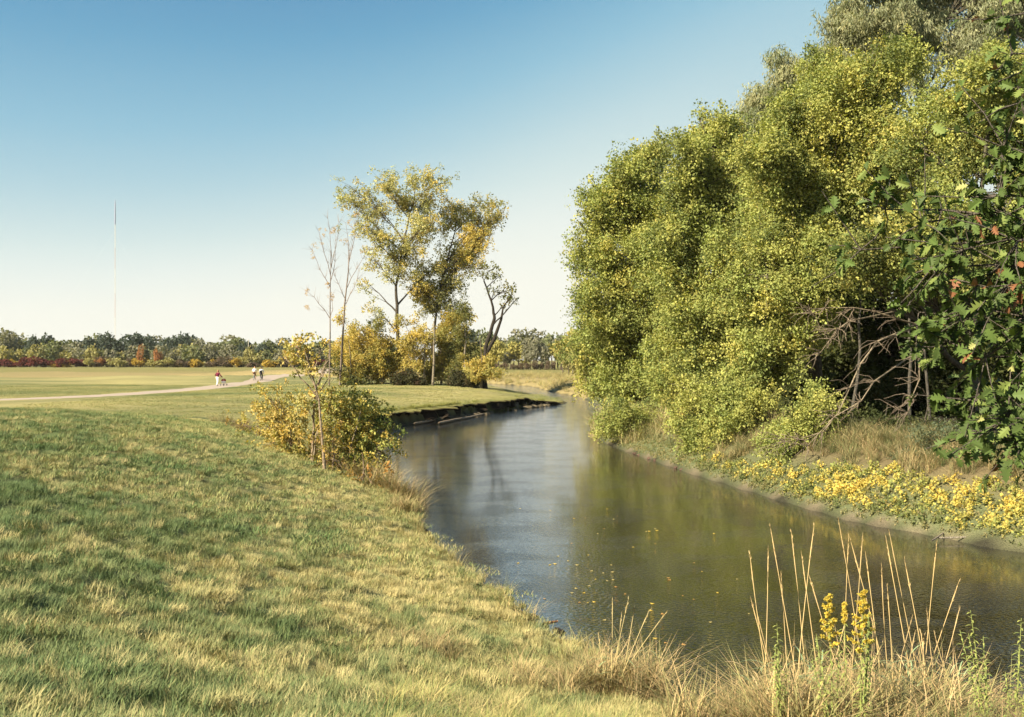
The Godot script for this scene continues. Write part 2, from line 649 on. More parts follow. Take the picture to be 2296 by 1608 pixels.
func make_land() -> void:
	for p in [[60, 6], [30, 10], [12, 12.3], [6.5, 12.1], [4, 12.1], [2.7, 11.9], [1.9, 12.6], [1.6, 13.6], [0.8, 15.1], [-0.3, 18.5], [-1.5, 22], [-2.3, 25.5], [-3.7, 31], [-5.4, 38], [-7.8, 44], [-9.8, 51], [-9.8, 57], [-8.8, 61], [-7.3, 63.5], [-4.6, 70], [-0.7, 83], [2.5, 90], [5.0, 94], [5.4, 97], [4.3, 104], [1.5, 118], [-2.4, 139], [-9, 150], [-20, 156], [-45, 162], [-90, 165],
			[-90, 185], [-45, 181], [-20, 178], [-3.6, 169], [2.9, 153], [5.1, 127], [7.5, 111], [8.0, 95], [7.0, 80], [5.6, 66], [4.3, 55.6], [5.2, 47], [6.8, 36.6], [8.9, 26.5], [11.3, 22], [16, 18.5], [30, 16], [60, 14]]:
		river.append(Vector2(p[0], p[1]))
	var xs := lines([[-900, -300, 200], [-300, -120, 45], [-120, -60, 10], [-60, -22, 2], [-22, -13, 1], [-13, 19, 0.45], [19, 40, 1.5], [40, 100, 12], [100, 300, 50], [300, 1000, 200]])
	var ds := lines([[-60, -8, 8], [-8, 3, 1.5], [3, 32, 0.45], [32, 112, 0.6], [112, 192, 2.0], [192, 420, 9], [420, 1000, 100], [1000, 1601, 300]])
	var mb := MB.new()
	var green := Color(0.13, 0.16, 0.065)
	var straw := Color(0.45, 0.385, 0.17)
	var soil := Color(0.075, 0.055, 0.038)
	for d in ds:
		for x in xs:
			var rd := river_distance(x, d)
			var s := rd.x
			var h := land(x, d, rd)
			mb.v.append(Vector3(x, h, -d))
			var col: Color
			if s < 0.0:
				col = Color(0.05, 0.045, 0.03)
			elif is_right(rd.y):
				if d > 105.0 or x < 5.0:
					col = Color(0.36, 0.28, 0.13).lerp(Color(0.25, 0.22, 0.08), smoothstep(15.0, 70.0, s + patchy.get_noise_2d(x * 2, d * 2) * 20.0))
				else:
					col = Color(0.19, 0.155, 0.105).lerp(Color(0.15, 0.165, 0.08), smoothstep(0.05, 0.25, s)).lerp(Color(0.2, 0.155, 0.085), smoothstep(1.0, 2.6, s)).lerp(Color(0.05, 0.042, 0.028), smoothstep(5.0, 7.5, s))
			else:
				var dry := dryness(x, d, s)
				if d > 55.0:
					dry = clampf(0.66 + patchy.get_noise_2d(x * 0.7, d * 1.6) * 0.8 + 0.14 * smoothstep(150.0, 330.0, d), 0.0, 1.0)
				col = green.lerp(straw, dry)
				col = soil.lerp(col, smoothstep(0.15, 0.5, s))
				if d > 30.0 and d < 58.0:
					col = col.lerp(soil, exp(-pow(gully(x, d), 2.0) / 0.5) * 0.8)
			mb.c.append(col)
	var wide := xs.size()
	for j in ds.size() - 1:
		for k in wide - 1:
			var p := j * wide + k
			mb.i.append_array([p, p + wide, p + 1, p + 1, p + wide, p + wide + 1])
	# smooth normals from the neighbours
	mb.n.resize(mb.v.size())
	for j in ds.size():
		for k in wide:
			var a := mb.v[j * wide + maxi(k - 1, 0)]
			var b := mb.v[j * wide + mini(k + 1, wide - 1)]
			var c := mb.v[maxi(j - 1, 0) * wide + k]
			var e := mb.v[mini(j + 1, ds.size() - 1) * wide + k]
			mb.n[j * wide + k] = (b - a).cross(e - c).normalized()
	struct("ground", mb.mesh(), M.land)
	# the river: one sheet at water level under the banks
	var wt := MB.new()
	for x in [-130.0, 80.0]:
		for d in [2.0, 200.0]:
			wt.v.append(Vector3(x, WATER, -d))
			wt.n.append(Vector3.UP)
			wt.u.append(Vector2(x / 9.0, d / 6.5))
	wt.i.append_array([0, 1, 2, 2, 1, 3])
	struct("river_water", wt.mesh(), M.water)
	# the path across the field
	var line := []
	for p in [[-140, 52], [-90, 60], [-64, 65], [-47, 69], [-38, 74], [-33.6, 82], [-32.4, 95], [-32.8, 112], [-33.8, 134], [-34.6, 155], [-34.8, 172], [-34, 190], [-32, 215]]:
		line.append(Vector2(p[0], p[1]))
	var dense := []
	for k in line.size() - 1:
		var a: Vector2 = line[maxi(k - 1, 0)]
		var b: Vector2 = line[k]
		var c: Vector2 = line[k + 1]
		var e: Vector2 = line[mini(k + 2, line.size() - 1)]
		for j in 16:
			dense.append(b.cubic_interpolate(c, a, e, j / 16.0))
	var pm := MB.new()
	for k in dense.size():
		var dir: Vector2 = (dense[mini(k + 1, dense.size() - 1)] - dense[maxi(k - 1, 0)]).normalized()
		var side := Vector2(dir.y, -dir.x)
		for j in 7:
			var q: Vector2 = dense[k] + side * (j - 3) / 3.0 * (2.3 + 0.5 * rough.get_noise_1d(k * 5.0 + j))
			pm.v.append(Vector3(q.x, land(q.x, q.y) + (0.06 if j > 0 and j < 6 else -0.12), -q.y))
			var tone := 1.0 + 0.12 * rough.get_noise_2d(q.x * 6.0, q.y * 6.0)
			pm.c.append(Color(0.43, 0.345, 0.275) * tone)
			pm.n.append(Vector3.UP)
			if k > 0 and j > 0:
				var z := pm.v.size() - 1
				pm.i.append_array([z, z - 8, z - 1, z, z - 7, z - 8])
	struct("path", pm.mesh(), M.path)


func make_bank() -> void:
	# the cut, undermined edge of the spit: turf lip, dark hollow, clods at the waterline
	var shore := [Vector2(-9.6, 58.5), Vector2(-8.8, 61), Vector2(-7.3, 63.5), Vector2(-4.6, 70), Vector2(-0.7, 83), Vector2(2.5, 90), Vector2(4.6, 93.4)]
	var mb := MB.new()
	var count := 0
	var inland := []
	for k in shore.size() - 1:
		var a: Vector2 = shore[k]
		var b: Vector2 = shore[k + 1]
		var n := int(a.distance_to(b) / 0.3)
		var dir := (b - a).normalized()
		var side := Vector2(-dir.y, dir.x)
		for j in n:
			var p := a.lerp(b, float(j) / n)
			var e := rough.get_noise_2d(p.x * 12.0, p.y * 12.0)
			var f := rough.get_noise_2d(p.x * 30.0 + 50.0, p.y * 30.0)
			var top := land(p.x + side.x * 1.0, p.y + side.y * 1.0)
			var slump := smoothstep(0.05, 0.35, rough.get_noise_2d(p.x * 4.0 + 200.0, p.y * 4.0))
			e -= slump * 0.9
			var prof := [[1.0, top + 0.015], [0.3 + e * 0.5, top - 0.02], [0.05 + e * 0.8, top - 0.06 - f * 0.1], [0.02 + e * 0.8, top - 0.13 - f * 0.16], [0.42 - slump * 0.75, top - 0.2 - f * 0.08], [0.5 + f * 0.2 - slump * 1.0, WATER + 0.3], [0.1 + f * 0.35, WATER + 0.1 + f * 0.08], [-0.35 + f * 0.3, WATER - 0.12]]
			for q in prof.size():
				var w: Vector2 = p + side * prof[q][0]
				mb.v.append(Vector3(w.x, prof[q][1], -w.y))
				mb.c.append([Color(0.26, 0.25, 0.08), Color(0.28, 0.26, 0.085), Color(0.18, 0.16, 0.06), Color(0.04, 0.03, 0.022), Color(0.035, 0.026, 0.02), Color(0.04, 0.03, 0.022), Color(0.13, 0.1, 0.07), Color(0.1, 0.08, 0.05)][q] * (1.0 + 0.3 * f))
				if count > 0 and q > 0:
					var z := mb.v.size() - 1
					mb.i.append_array([z, z - 8, z - 1, z - 1, z - 8, z - 9])
			count += 1
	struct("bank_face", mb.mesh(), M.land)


func make_grass() -> void:
	var green := Color(0.13, 0.18, 0.068)
	var straw := Color(0.44, 0.37, 0.16)
	var sets := {}
	for key in ["turf", "far_turf", "mat"]:
		sets[key] = []
		for k in 5:
			sets[key].append([[], PackedColorArray()])
	var d := 3.2
	while d < 52.0:
		var near := d < 17.0
		var step := 0.26 if d < 9.0 else (0.34 if near else 0.52)
		var half := (512.0 + 60.0) / FOCAL * d + 3.0
		var x := -half
		while x < minf(half, 9.0):
			var px := x + rng.randf_range(-0.5, 0.5) * step
			var pd := d + rng.randf_range(-0.5, 0.5) * step
			x += step
			var rd := river_distance(px, pd)
			if rd.x < 0.25 or is_right(rd.y) and rd.x < 30.0 and pd > 14.0:
				continue
			if pd > 30.0 and gully(px, pd) < 0.5 and rng.randf() < 0.7:
				continue
			var dry := dryness(px, pd, rd.x)
			var shag := 1.0 + 0.9 * patchy.get_noise_2d(px * 34.0 + 70.0, pd * 34.0)
			if patchy.get_noise_2d(px * 38.0 - 40.0, pd * 38.0) < -0.2:
				continue
			var col := green.lerp(straw, clampf(dry + rng.randf_range(-0.18, 0.18), 0.0, 1.0)) * rng.randf_range(0.85, 1.15)
			var b := Basis(Vector3.UP, rng.randf() * TAU).scaled(Vector3(1.0, clampf(shag * rng.randf_range(0.7, 1.35), 0.6, 2.4), 1.0))
			var kind: Array = sets["turf" if near else "far_turf"][rng.randi() % 5]
			kind[0].append(Transform3D(b, Vector3(px, land(px, pd, rd), -pd)))
			kind[1].append(col)
		d += step
	# matted clumps: darker green and straw ones among the turf
	for j in 20000:
		var pd := 3.5 + 38.0 * pow(rng.randf(), 1.25)
		var px := rng.randf_range(-0.6, 0.42) * (pd + 4.0)
		var rd := river_distance(px, pd)
		if rd.x < 0.3 or is_right(rd.y) or gully(px, pd) < 0.6:
			continue
		var dry := dryness(px, pd, rd.x)
		var tone := Color(0.11, 0.16, 0.06) if rng.randf() > dry + 0.02 else Color(0.52, 0.43, 0.2)
		tone = tone.lerp(green.lerp(straw, dry), rng.randf_range(0.25, 0.85))
		var kind: Array = sets.mat[rng.randi() % 5]
		var w := rng.randf_range(0.5, 1.05)
		kind[0].append(Transform3D(Basis(Vector3.UP, rng.randf() * TAU).scaled(Vector3(w, rng.randf_range(0.7, 1.5), w)), Vector3(px, land(px, pd, rd), -pd)))
		kind[1].append(tone)
	# the mown spit and the field edge: looser, longer patches
	var y := 52.0
	while y < 118.0:
		var xx := -60.0
		while xx < 6.0:
			var px := xx + rng.randf_range(-0.6, 0.6)
			var pd := y + rng.randf_range(-0.6, 0.6)
			xx += 1.15
			if absf(px / pd) > 0.6:
				continue
			var rd := river_distance(px, pd)
			if rd.x < 0.5 or is_right(rd.y) or absf(px + 33.0) < 3.0 or (px < -33.0 and absf(pd - (74.0 + (px + 38.0) * -0.45)) < 4.0 and pd < 84.0):
				continue
			var dry := clampf(0.66 + patchy.get_noise_2d(px * 0.7, pd * 1.6) * 0.8, 0.0, 1.0)
			var kind: Array = sets.far_turf[rng.randi() % 5]
			kind[0].append(Transform3D(Basis(Vector3.UP, rng.randf() * TAU).scaled(Vector3(1.5, 0.8, 1.5)), Vector3(px, land(px, pd, rd), -pd)))
			kind[1].append(green.lerp(straw, dry) * rng.randf_range(0.85, 1.1))
		y += 1.15
	for key in sets:
		for k in 5:
			var s: Array = sets[key][k]
			tag(scatter("lawn_grass", G[key][k], M.grass, s[0], s[1], self), "rough yellow-green grass of the lawn and the mown river spit", "grass", "lawn grass")
	# long dry grass at the water's edge, along the cut bank, on the far meadow and on the right bank
	var tall := []
	for k in 4:
		tall.append([[], PackedColorArray()])
	var tan_ := Color(0.47, 0.34, 0.17)
	var add := func(px: float, pd: float, size: float, col: Color) -> void:
		var kind: Array = tall[rng.randi() % 4]
		kind[0].append(Transform3D(Basis(Vector3.UP, rng.randf() * TAU).scaled(Vector3(size * rng.randf_range(0.8, 1.3), size * rng.randf_range(0.7, 1.3), size * rng.randf_range(0.8, 1.3))), Vector3(px, land(px, pd), -pd)))
		kind[1].append(col * rng.randf_range(0.8, 1.2))
	# the near edge
	var edge := [Vector2(6.5, 11.6), Vector2(4, 11.7), Vector2(2.5, 12.0), Vector2(1.4, 13.2), Vector2(0.5, 14.9), Vector2(-0.6, 18.4), Vector2(-1.8, 22), Vector2(-2.6, 25.5), Vector2(-4.0, 31), Vector2(-5.7, 38)]
	for k in edge.size() - 1:
		var a: Vector2 = edge[k]
		var b: Vector2 = edge[k + 1]
		var n := int(a.distance_to(b) * (5.0 if k > 5 else 3.0))
		for j in n:
			var p := a.lerp(b, rng.randf())
			if p.x > 1.45 and p.x < 2.9 and p.y < 15.0:
				continue
			var back := rng.randf() * rng.randf() * 1.2
			add.call(p.x - back * (0.8 if k > 1 else 0.0), p.y - (back if k < 4 else 0.0), rng.randf_range(0.35, 0.75), tan_.lerp(Color(0.25, 0.25, 0.08), rng.randf() * 0.7))
	# straw clumps: foreground right, the tussocks and the two pale clumps by the bushes
	for spot in [[3.15, 10.0, 1.3, 130, 1.25], [4.1, 10.4, 0.7, 40, 1.2], [4.6, 9.3, 1.1, 40, 0.7], [1.3, 12.0, 0.45, 44, 1.0], [0.6, 11.6, 0.6, 14, 0.55], [-1.0, 12.2, 0.5, 14, 0.55], [-3.3, 29.3, 0.45, 18, 1.5], [-2.75, 26.0, 0.35, 12, 1.2], [-4.3, 31.5, 0.8, 34, 1.4], [-5.2, 33.5, 1.0, 50, 1.5], [-6.2, 35.5, 0.9, 40, 1.5], [-3.6, 29.6, 0.5, 24, 1.5]]:
		for j in spot[3]:
			var q := Vector2(spot[2] * rng.randfn() * 0.5, spot[2] * rng.randfn() * 0.4)
			add.call(spot[0] + q.x, spot[1] + q.y, spot[4] * rng.randf_range(0.7, 1.2), tan_.lerp(Color(0.32, 0.22, 0.12), rng.randf() * 0.6))
	# bottom right fringe
	for j in 800:
		var fx := rng.randf_range(-1.0, 5.4) if rng.randf() < 0.6 else rng.randf_range(1.6, 5.4)
		var fd := rng.randf_range(5.6, 9.2)
		if fd > 7.6 and fx > 1.3 and fx < 2.5:
			continue
		add.call(fx, fd, rng.randf_range(0.3, 0.6), tan_.lerp(Color(0.3, 0.3, 0.09), rng.randf()))
	for j in 130:
		add.call(rng.randf_range(3.4, 5.2), rng.randf_range(7.6, 10.0), rng.randf_range(0.45, 0.95), Color(0.3, 0.17, 0.12).lerp(Color(0.2, 0.23, 0.08), rng.randf()))
	# gully and lip of the spit
	for j in 150:
		var t := rng.randf()
		add.call(lerpf(-6.6, -15.5, t) + rng.randfn() * 0.5 - sin(t * PI) * 0.3, lerpf(37.5, 55, t) + rng.randfn() * 0.6, rng.randf_range(0.6, 1.4), Color(0.2, 0.17, 0.06).lerp(Color(0.33, 0.19, 0.08), rng.randf()))
	for j in 420:
		var t := rng.randf()
		var p := Vector2(-8.6, 61.2).lerp(Vector2(-4.6, 70), t) if rng.randf() < 0.35 else Vector2(-4.6, 70).lerp(Vector2(3.8, 92.6), t)
		add.call(p.x - 0.65 + rng.randfn() * 0.15, p.y + 0.3, rng.randf_range(0.35, 0.8), Color(0.3, 0.27, 0.08))
	# the far meadow by the river bend
	for j in 900:
		var pd := rng.randf_range(100.0, 200.0)
		var px := rng.randf_range(-14.0, 24.0)
		var rd := river_distance(px, pd)
		if rd.x > 0.2 and is_right(rd.y) and rd.x < 40.0 and (pd > 112.0 or rd.x < 4.0):
			add.call(px, pd, rng.randf_range(1.4, 2.6), Color(0.48, 0.37, 0.18).lerp(Color(0.3, 0.25, 0.1), rng.randf() * smoothstep(3.0, 25.0, rd.x)))
	# the right bank, above the yellow leaves
	for j in 9000:
		var pd := rng.randf_range(19.0, 66.0)
		var px := rng.randf_range(4.0, 17.0)
		var rd := river_distance(px, pd)
		if rd.x > 0.9 and rd.x < (4.3 if pd < 37.0 else 6.0) and is_right(rd.y) and (pd < 37.0 or rng.randf() < 0.4):
			var reach := smoothstep(1.9, 2.8, rd.x) if pd < 36.0 else 1.0
			if rng.randf() < reach:
				add.call(px, pd, rng.randf_range(0.6, 1.35), Color(0.46, 0.33, 0.18).lerp(Color(0.15, 0.16, 0.07), pow(rng.randf(), 1.4)))
	for j in 420:
		var pd := rng.randf_range(46.0, 64.0)
		var px := rng.randf_range(4.0, 9.0)
		var rd := river_distance(px, pd)
		if rd.x > 0.2 and rd.x < 2.6 and is_right(rd.y):
			add.call(px, pd, rng.randf_range(1.2, 2.2), Color(0.6, 0.46, 0.27).lerp(Color(0.34, 0.3, 0.12), rng.randf()))
	for k in 4:
		tag(scatter("tall_grass", G.tuft[k], M.grass, tall[k][0], tall[k][1], self), "long dry tan grass along the river banks and the bend", "grass", "long grass on the banks")
	# yellow big-leaved ground cover on the right bank
	var spots := []
	var tints := PackedColorArray()
	var green_spots := []
	var green_tints := PackedColorArray()
	for j in 15000:
		var pd := rng.randf_range(18.0, 38.0)
		var px := rng.randf_range(6.0, 18.0)
		var rd := river_distance(px, pd)
		if not is_right(rd.y) or rd.x < 0.2:
			continue
		var low := 0.28 + 0.3 * rough.get_noise_2d(px * 6.0, pd * 6.0)
		var high := 2.15 - 1.2 * smoothstep(27.0, 36.0, pd) + 0.5 * rough.get_noise_2d(px * 5.0 + 30.0, pd * 5.0)
		if rd.x > low and rd.x < high and rng.randf() < 0.35 + 0.65 * smoothstep(-0.25, 0.2, patchy.get_noise_2d(px * 14.0, pd * 14.0)) * smoothstep(34.0, 27.0, pd) * 0.95 - 0.12 * rng.randf():
			var h := 0.05 + 0.15 * rng.randf() * rng.randf_range(0.4, 1.4) * smoothstep(low, low + 0.5, rd.x)
			spots.append(Transform3D(Basis(Vector3.UP, rng.randf() * TAU).scaled(Vector3(1.0, 0.65, 1.0) * rng.randf_range(0.4, 1.0)), Vector3(px, land(px, pd, rd) + h, -pd)))
			tints.append(Color(0.66, 0.51, 0.13).lerp(Color(0.3, 0.33, 0.11), clampf(pow(rng.randf(), 1.5) + patchy.get_noise_2d(px * 9.0 + 33.0, pd * 9.0) * 0.9, 0.0, 1.0)) * rng.randf_range(0.85, 1.15))
		elif rd.x < high and rng.randf() < 0.35:
			green_spots.append(Transform3D(Basis(Vector3.UP, rng.randf() * TAU).scaled(Vector3.ONE * rng.randf_range(0.4, 0.9)), Vector3(px, land(px, pd, rd) + 0.05, -pd)))
			green_tints.append(Color(0.12, 0.15, 0.055).lerp(Color(0.2, 0.2, 0.08), rng.randf()))
	for j in 26000:
		var pd := rng.randf_range(18.0, 58.0)
		var px := rng.randf_range(3.5, 18.0)
		var rd := river_distance(px, pd)
		if is_right(rd.y) and rd.x > 0.03 and rd.x < 1.3:
			green_spots.append(Transform3D(Basis(rv(), rng.randf() * TAU).scaled(Vector3.ONE * rng.randf_range(0.25, 0.6)), Vector3(px, land(px, pd, rd) + 0.03, -pd)))
			green_tints.append(Color(0.17, 0.2, 0.085).lerp(Color(0.34, 0.29, 0.15), rng.randf()))
	tag(scatter("yellow_ground_cover", G.broad[0], M.leaf, spots, tints, self), "mass of yellow big-leaved plants along the right bank", "plants")
	tag(scatter("green_ground_cover", G.broad[1], M.leaf, green_spots, green_tints, self), "low green weeds on the muddy strip of the right bank", "plants")


# ---------------------------------------------------------------- the wood on the right bank
func foot(px: float, d: float) -> Vector3:
	var x := (px * 0.446 - 512.0) / FOCAL * d
	return ground(x, d)


func make_right_wood() -> void:
	var maple := [[Color(0.43, 0.425, 0.13), 4.0], [Color(0.3, 0.335, 0.105), 5.0], [Color(0.56, 0.49, 0.14), 0.7], [Color(0.12, 0.15, 0.055), 2.4]]
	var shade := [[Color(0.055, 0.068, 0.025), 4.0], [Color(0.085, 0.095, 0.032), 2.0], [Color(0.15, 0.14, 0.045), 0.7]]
	var grp := "trees of the wood on the right bank"
	var lobes := lobes_at([[1420, 385, 62], [1355, 470, 60], [1310, 570, 42], [1440, 500, 85], [1370, 600, 85], [1320, 690, 55], [1345, 770, 65], [1430, 720, 95], [1335, 850, 50], [1400, 850, 75], [1480, 620, 85], [1300, 500, 18, 0.5], [1295, 640, 22, 0.5], [1500, 480, 60], [1520, 600, 70], [1520, 760, 70], [1480, 900, 60], [1460, 430, 50], [1480, 345, 40], [1380, 430, 50]], 58.0, 2.0, 2.2)
	tree("maple_tree", {"label": "yellow-green maple leaning out farthest over the river bend", "category": "tree", "group": grp, "trunk": [foot(1450, 60.0), at(1450, 800, 60), at(1420, 560, 59), at(1420, 400, 58)], "girth": 0.24, "lobes": lobes, "cols": maple, "fill": 0.7, "mesh": G.spray, "size": 1.25})
	lobes = lobes_at([[1580, 318, 58], [1640, 290, 46], [1535, 410, 72], [1630, 420, 85], [1560, 520, 95], [1665, 545, 95], [1540, 670, 95], [1640, 730, 95], [1560, 830, 85], [1495, 920, 65], [1650, 880, 85], [1480, 800, 60], [1570, 265, 16, 0.5], [1690, 400, 70], [1700, 520, 80], [1700, 650, 80], [1580, 740, 80], [1510, 560, 60], [1540, 335, 40], [1610, 290, 40]], 50.0, 2.2, 2.4)
	tree("maple_tree", {"label": "dense yellow-green maple with a rounded twin top, second along the bank", "category": "tree", "group": grp, "trunk": [foot(1620, 52.0), at(1620, 800, 52), at(1600, 560, 51), at(1600, 340, 50)], "girth": 0.26, "lobes": lobes, "cols": maple, "fill": 0.7, "mesh": G.spray, "size": 1.15})
	lobes = lobes_at([[1760, 240, 80], [1850, 195, 80], [1950, 165, 80], [2030, 135, 55], [1720, 345, 95], [1850, 330, 110], [1980, 300, 100], [1760, 480, 110], [1900, 460, 110], [1720, 620, 105], [1830, 610, 95], [1700, 770, 95], [1790, 740, 75], [1990, 420, 80, 0.6], [1800, 400, 90], [1780, 560, 90], [1900, 560, 70], [1700, 850, 70], [1940, 240, 80], [1640, 560, 60], [1740, 420, 70]], 41.0, 2.2, 2.6)
	tree("maple_tree", {"label": "tallest and broadest yellow-green maple, in the middle of the wood", "category": "tree", "group": grp, "trunk": [foot(1830, 43.0), at(1835, 800, 43), at(1820, 560, 42), at(1860, 300, 41)], "girth": 0.27, "lobes": lobes, "cols": maple, "fill": 0.7, "mesh": G.spray, "size": 1.0})
	lobes = lobes_at([[2130, 215, 90], [2230, 170, 90], [2060, 330, 80], [2200, 330, 110, 0.7], [2300, 290, 100], [2120, 470, 95, 0.6], [2250, 480, 110, 0.6], [2380, 380, 120], [2060, 560, 60, 0.5]], 35.0, 1.8, 2.4)
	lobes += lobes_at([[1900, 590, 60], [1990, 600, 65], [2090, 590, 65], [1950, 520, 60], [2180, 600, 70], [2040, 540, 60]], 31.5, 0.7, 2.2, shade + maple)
	tree("maple_tree", {"label": "thin-crowned maple with dark open branches behind the oak leaves", "category": "tree", "group": grp, "trunk": [foot(2190, 35.5), at(2180, 800, 35.5), at(2190, 520, 35), at(2220, 260, 35)], "girth": 0.2, "lobes": lobes, "cols": maple, "fill": 0.7, "mesh": G.spray, "size": 0.95})
	# low boughs and thickets along the foot of the wood
	lobes = lobes_at([[1620, 950, 55], [1690, 900, 70], [1590, 1010, 38], [1560, 940, 60], [1700, 990, 45], [1650, 1030, 30], [1500, 860, 60], [1590, 1035, 34], [1560, 1005, 40], [1630, 1050, 24], [1540, 960, 44]], 39.5, 1.0, 3.2)
	tree("maple_shrub", {"label": "low yellow-green maple thicket hanging over the dark nook at the waterline", "category": "shrub", "group": grp, "trunk": [foot(1680, 40.5), at(1670, 960, 40), at(1640, 900, 39.5)], "girth": 0.1, "lobes": lobes, "cols": maple, "fill": 0.7, "mesh": G.spray, "size": 0.85})
	lobes = lobes_at([[1780, 960, 60], [1830, 900, 55], [1740, 1000, 40], [1860, 990, 45], [1900, 1030, 30], [1960, 1000, 34]], 33.5, 0.8, 3.0)
	tree("maple_shrub", {"label": "small yellowish bush at the left edge of the dark hollow in the wood", "category": "shrub", "group": grp, "trunk": [foot(1810, 34.5), at(1800, 1000, 34.3), at(1800, 940, 34)], "girth": 0.08, "lobes": lobes, "cols": maple, "fill": 0.7, "mesh": G.spray, "size": 0.75})
	lobes = lobes_at([[1390, 930, 42], [1440, 950, 50], [1360, 960, 25], [1500, 990, 40], [1460, 1000, 30]], 48.5, 1.2, 3.0)
	tree("maple_shrub", {"label": "pale yellow-green bush on the sandy point of the right bank", "category": "shrub", "group": grp, "trunk": [foot(1440, 50.0), at(1440, 970, 49.5), at(1440, 940, 49)], "girth": 0.08, "lobes": lobes, "cols": maple, "fill": 0.7, "mesh": G.spray, "size": 0.9})
	lobes = lobes_at([[2080, 1000, 45], [2140, 985, 45], [2200, 1010, 40], [2020, 1020, 30]], 28.5, 0.6, 3.0, [[Color(0.13, 0.16, 0.1), 3.0], [Color(0.2, 0.2, 0.1), 1.0]])
	tree("weed_bush", {"label": "grey-green weedy bush above the yellow leaves, under the dark hollow", "category": "shrub", "trunk": [foot(2110, 28.8), at(2110, 1010, 28.6), at(2110, 990, 28.5)], "girth": 0.04, "lobes": lobes, "cols": shade, "mesh": G.spray, "size": 0.55})
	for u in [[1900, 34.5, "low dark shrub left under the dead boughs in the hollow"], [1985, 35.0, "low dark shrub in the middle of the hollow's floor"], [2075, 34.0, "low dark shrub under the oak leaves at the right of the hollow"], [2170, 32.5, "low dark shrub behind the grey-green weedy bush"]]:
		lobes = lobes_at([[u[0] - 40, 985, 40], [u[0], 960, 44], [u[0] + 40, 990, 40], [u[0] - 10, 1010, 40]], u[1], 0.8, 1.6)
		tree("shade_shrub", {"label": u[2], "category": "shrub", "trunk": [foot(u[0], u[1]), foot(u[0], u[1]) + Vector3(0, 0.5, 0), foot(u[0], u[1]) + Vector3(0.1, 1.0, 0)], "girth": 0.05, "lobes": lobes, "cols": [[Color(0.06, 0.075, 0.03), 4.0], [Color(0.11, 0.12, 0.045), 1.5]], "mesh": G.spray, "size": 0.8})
	# the shady inside of the wood
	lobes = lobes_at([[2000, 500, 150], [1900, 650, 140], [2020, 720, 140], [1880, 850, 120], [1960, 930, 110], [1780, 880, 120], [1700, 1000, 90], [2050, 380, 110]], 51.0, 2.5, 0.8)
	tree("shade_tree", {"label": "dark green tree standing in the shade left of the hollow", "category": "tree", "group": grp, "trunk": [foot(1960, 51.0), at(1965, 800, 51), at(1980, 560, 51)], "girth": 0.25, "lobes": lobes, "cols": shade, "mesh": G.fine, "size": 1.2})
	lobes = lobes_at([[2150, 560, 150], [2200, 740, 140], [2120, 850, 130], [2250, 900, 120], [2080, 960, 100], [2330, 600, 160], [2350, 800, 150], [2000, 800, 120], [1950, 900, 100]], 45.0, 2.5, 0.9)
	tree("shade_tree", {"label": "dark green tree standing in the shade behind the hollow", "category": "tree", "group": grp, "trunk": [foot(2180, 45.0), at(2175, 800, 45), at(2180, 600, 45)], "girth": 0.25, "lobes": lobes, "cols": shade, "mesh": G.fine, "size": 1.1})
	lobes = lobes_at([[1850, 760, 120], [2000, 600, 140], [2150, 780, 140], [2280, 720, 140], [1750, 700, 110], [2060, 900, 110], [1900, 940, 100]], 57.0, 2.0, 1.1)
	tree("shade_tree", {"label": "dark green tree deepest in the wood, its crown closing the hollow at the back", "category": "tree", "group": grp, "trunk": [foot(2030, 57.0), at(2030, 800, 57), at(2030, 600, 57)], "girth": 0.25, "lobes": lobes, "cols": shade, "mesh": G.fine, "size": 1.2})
	for t in [[2040, 38.5, 0.08, 640], [2085, 41.0, 0.07, 600], [1905, 40.0, 0.08, 620]]:
		var mb := MB.new()
		var p := foot(t[0], t[1])
		var line := bend(Vector3(0, -0.2, 0), at(t[0] + rng.randf_range(-40, 30), t[3], t[1]) - p, 6, 0.2, 0.35)
		tube(mb, line, taper(7, t[2], t[2] * 0.5), 7, Color(0.15, 0.135, 0.11))
		var r := thing("dead_tree", "bare grey trunk standing inside the dark hollow of the wood", "tree", p, "bare trunks in the hollow")
		part("trunk", mb.mesh(), M.bark, r)
	# dead boughs that catch the sun before the hollow: [line, thickness at the start]
	var dead := [
		["dead pale bough curving down before the dark hollow", [[2010, 748], [1968, 765], [1930, 815], [1905, 870], [1880, 925], [1845, 968], [1790, 985]], 32.0, 0.034, [2160, 700]],
		["short pale snapped bough above the long curved dead bough", [[1905, 720], [1880, 738], [1862, 760], [1840, 790]], 32.5, 0.026, [2000, 700]],
		["dead twiggy bough hanging straight down by the oak leaves", [[2075, 770], [2060, 800], [2062, 850], [2045, 890], [2035, 925]], 29.5, 0.03, [2120, 720]],
		["grey dead bough reaching left below the sunlit crown", [[2010, 715], [1960, 698], [1915, 690], [1850, 690], [1820, 702]], 33.5, 0.032, [2100, 740]],
		["dead forked bough low down beside the yellow bush", [[1960, 855], [1930, 900], [1870, 935], [1810, 1000], [1760, 990]], 31.5, 0.024, [2040, 800]],
	]
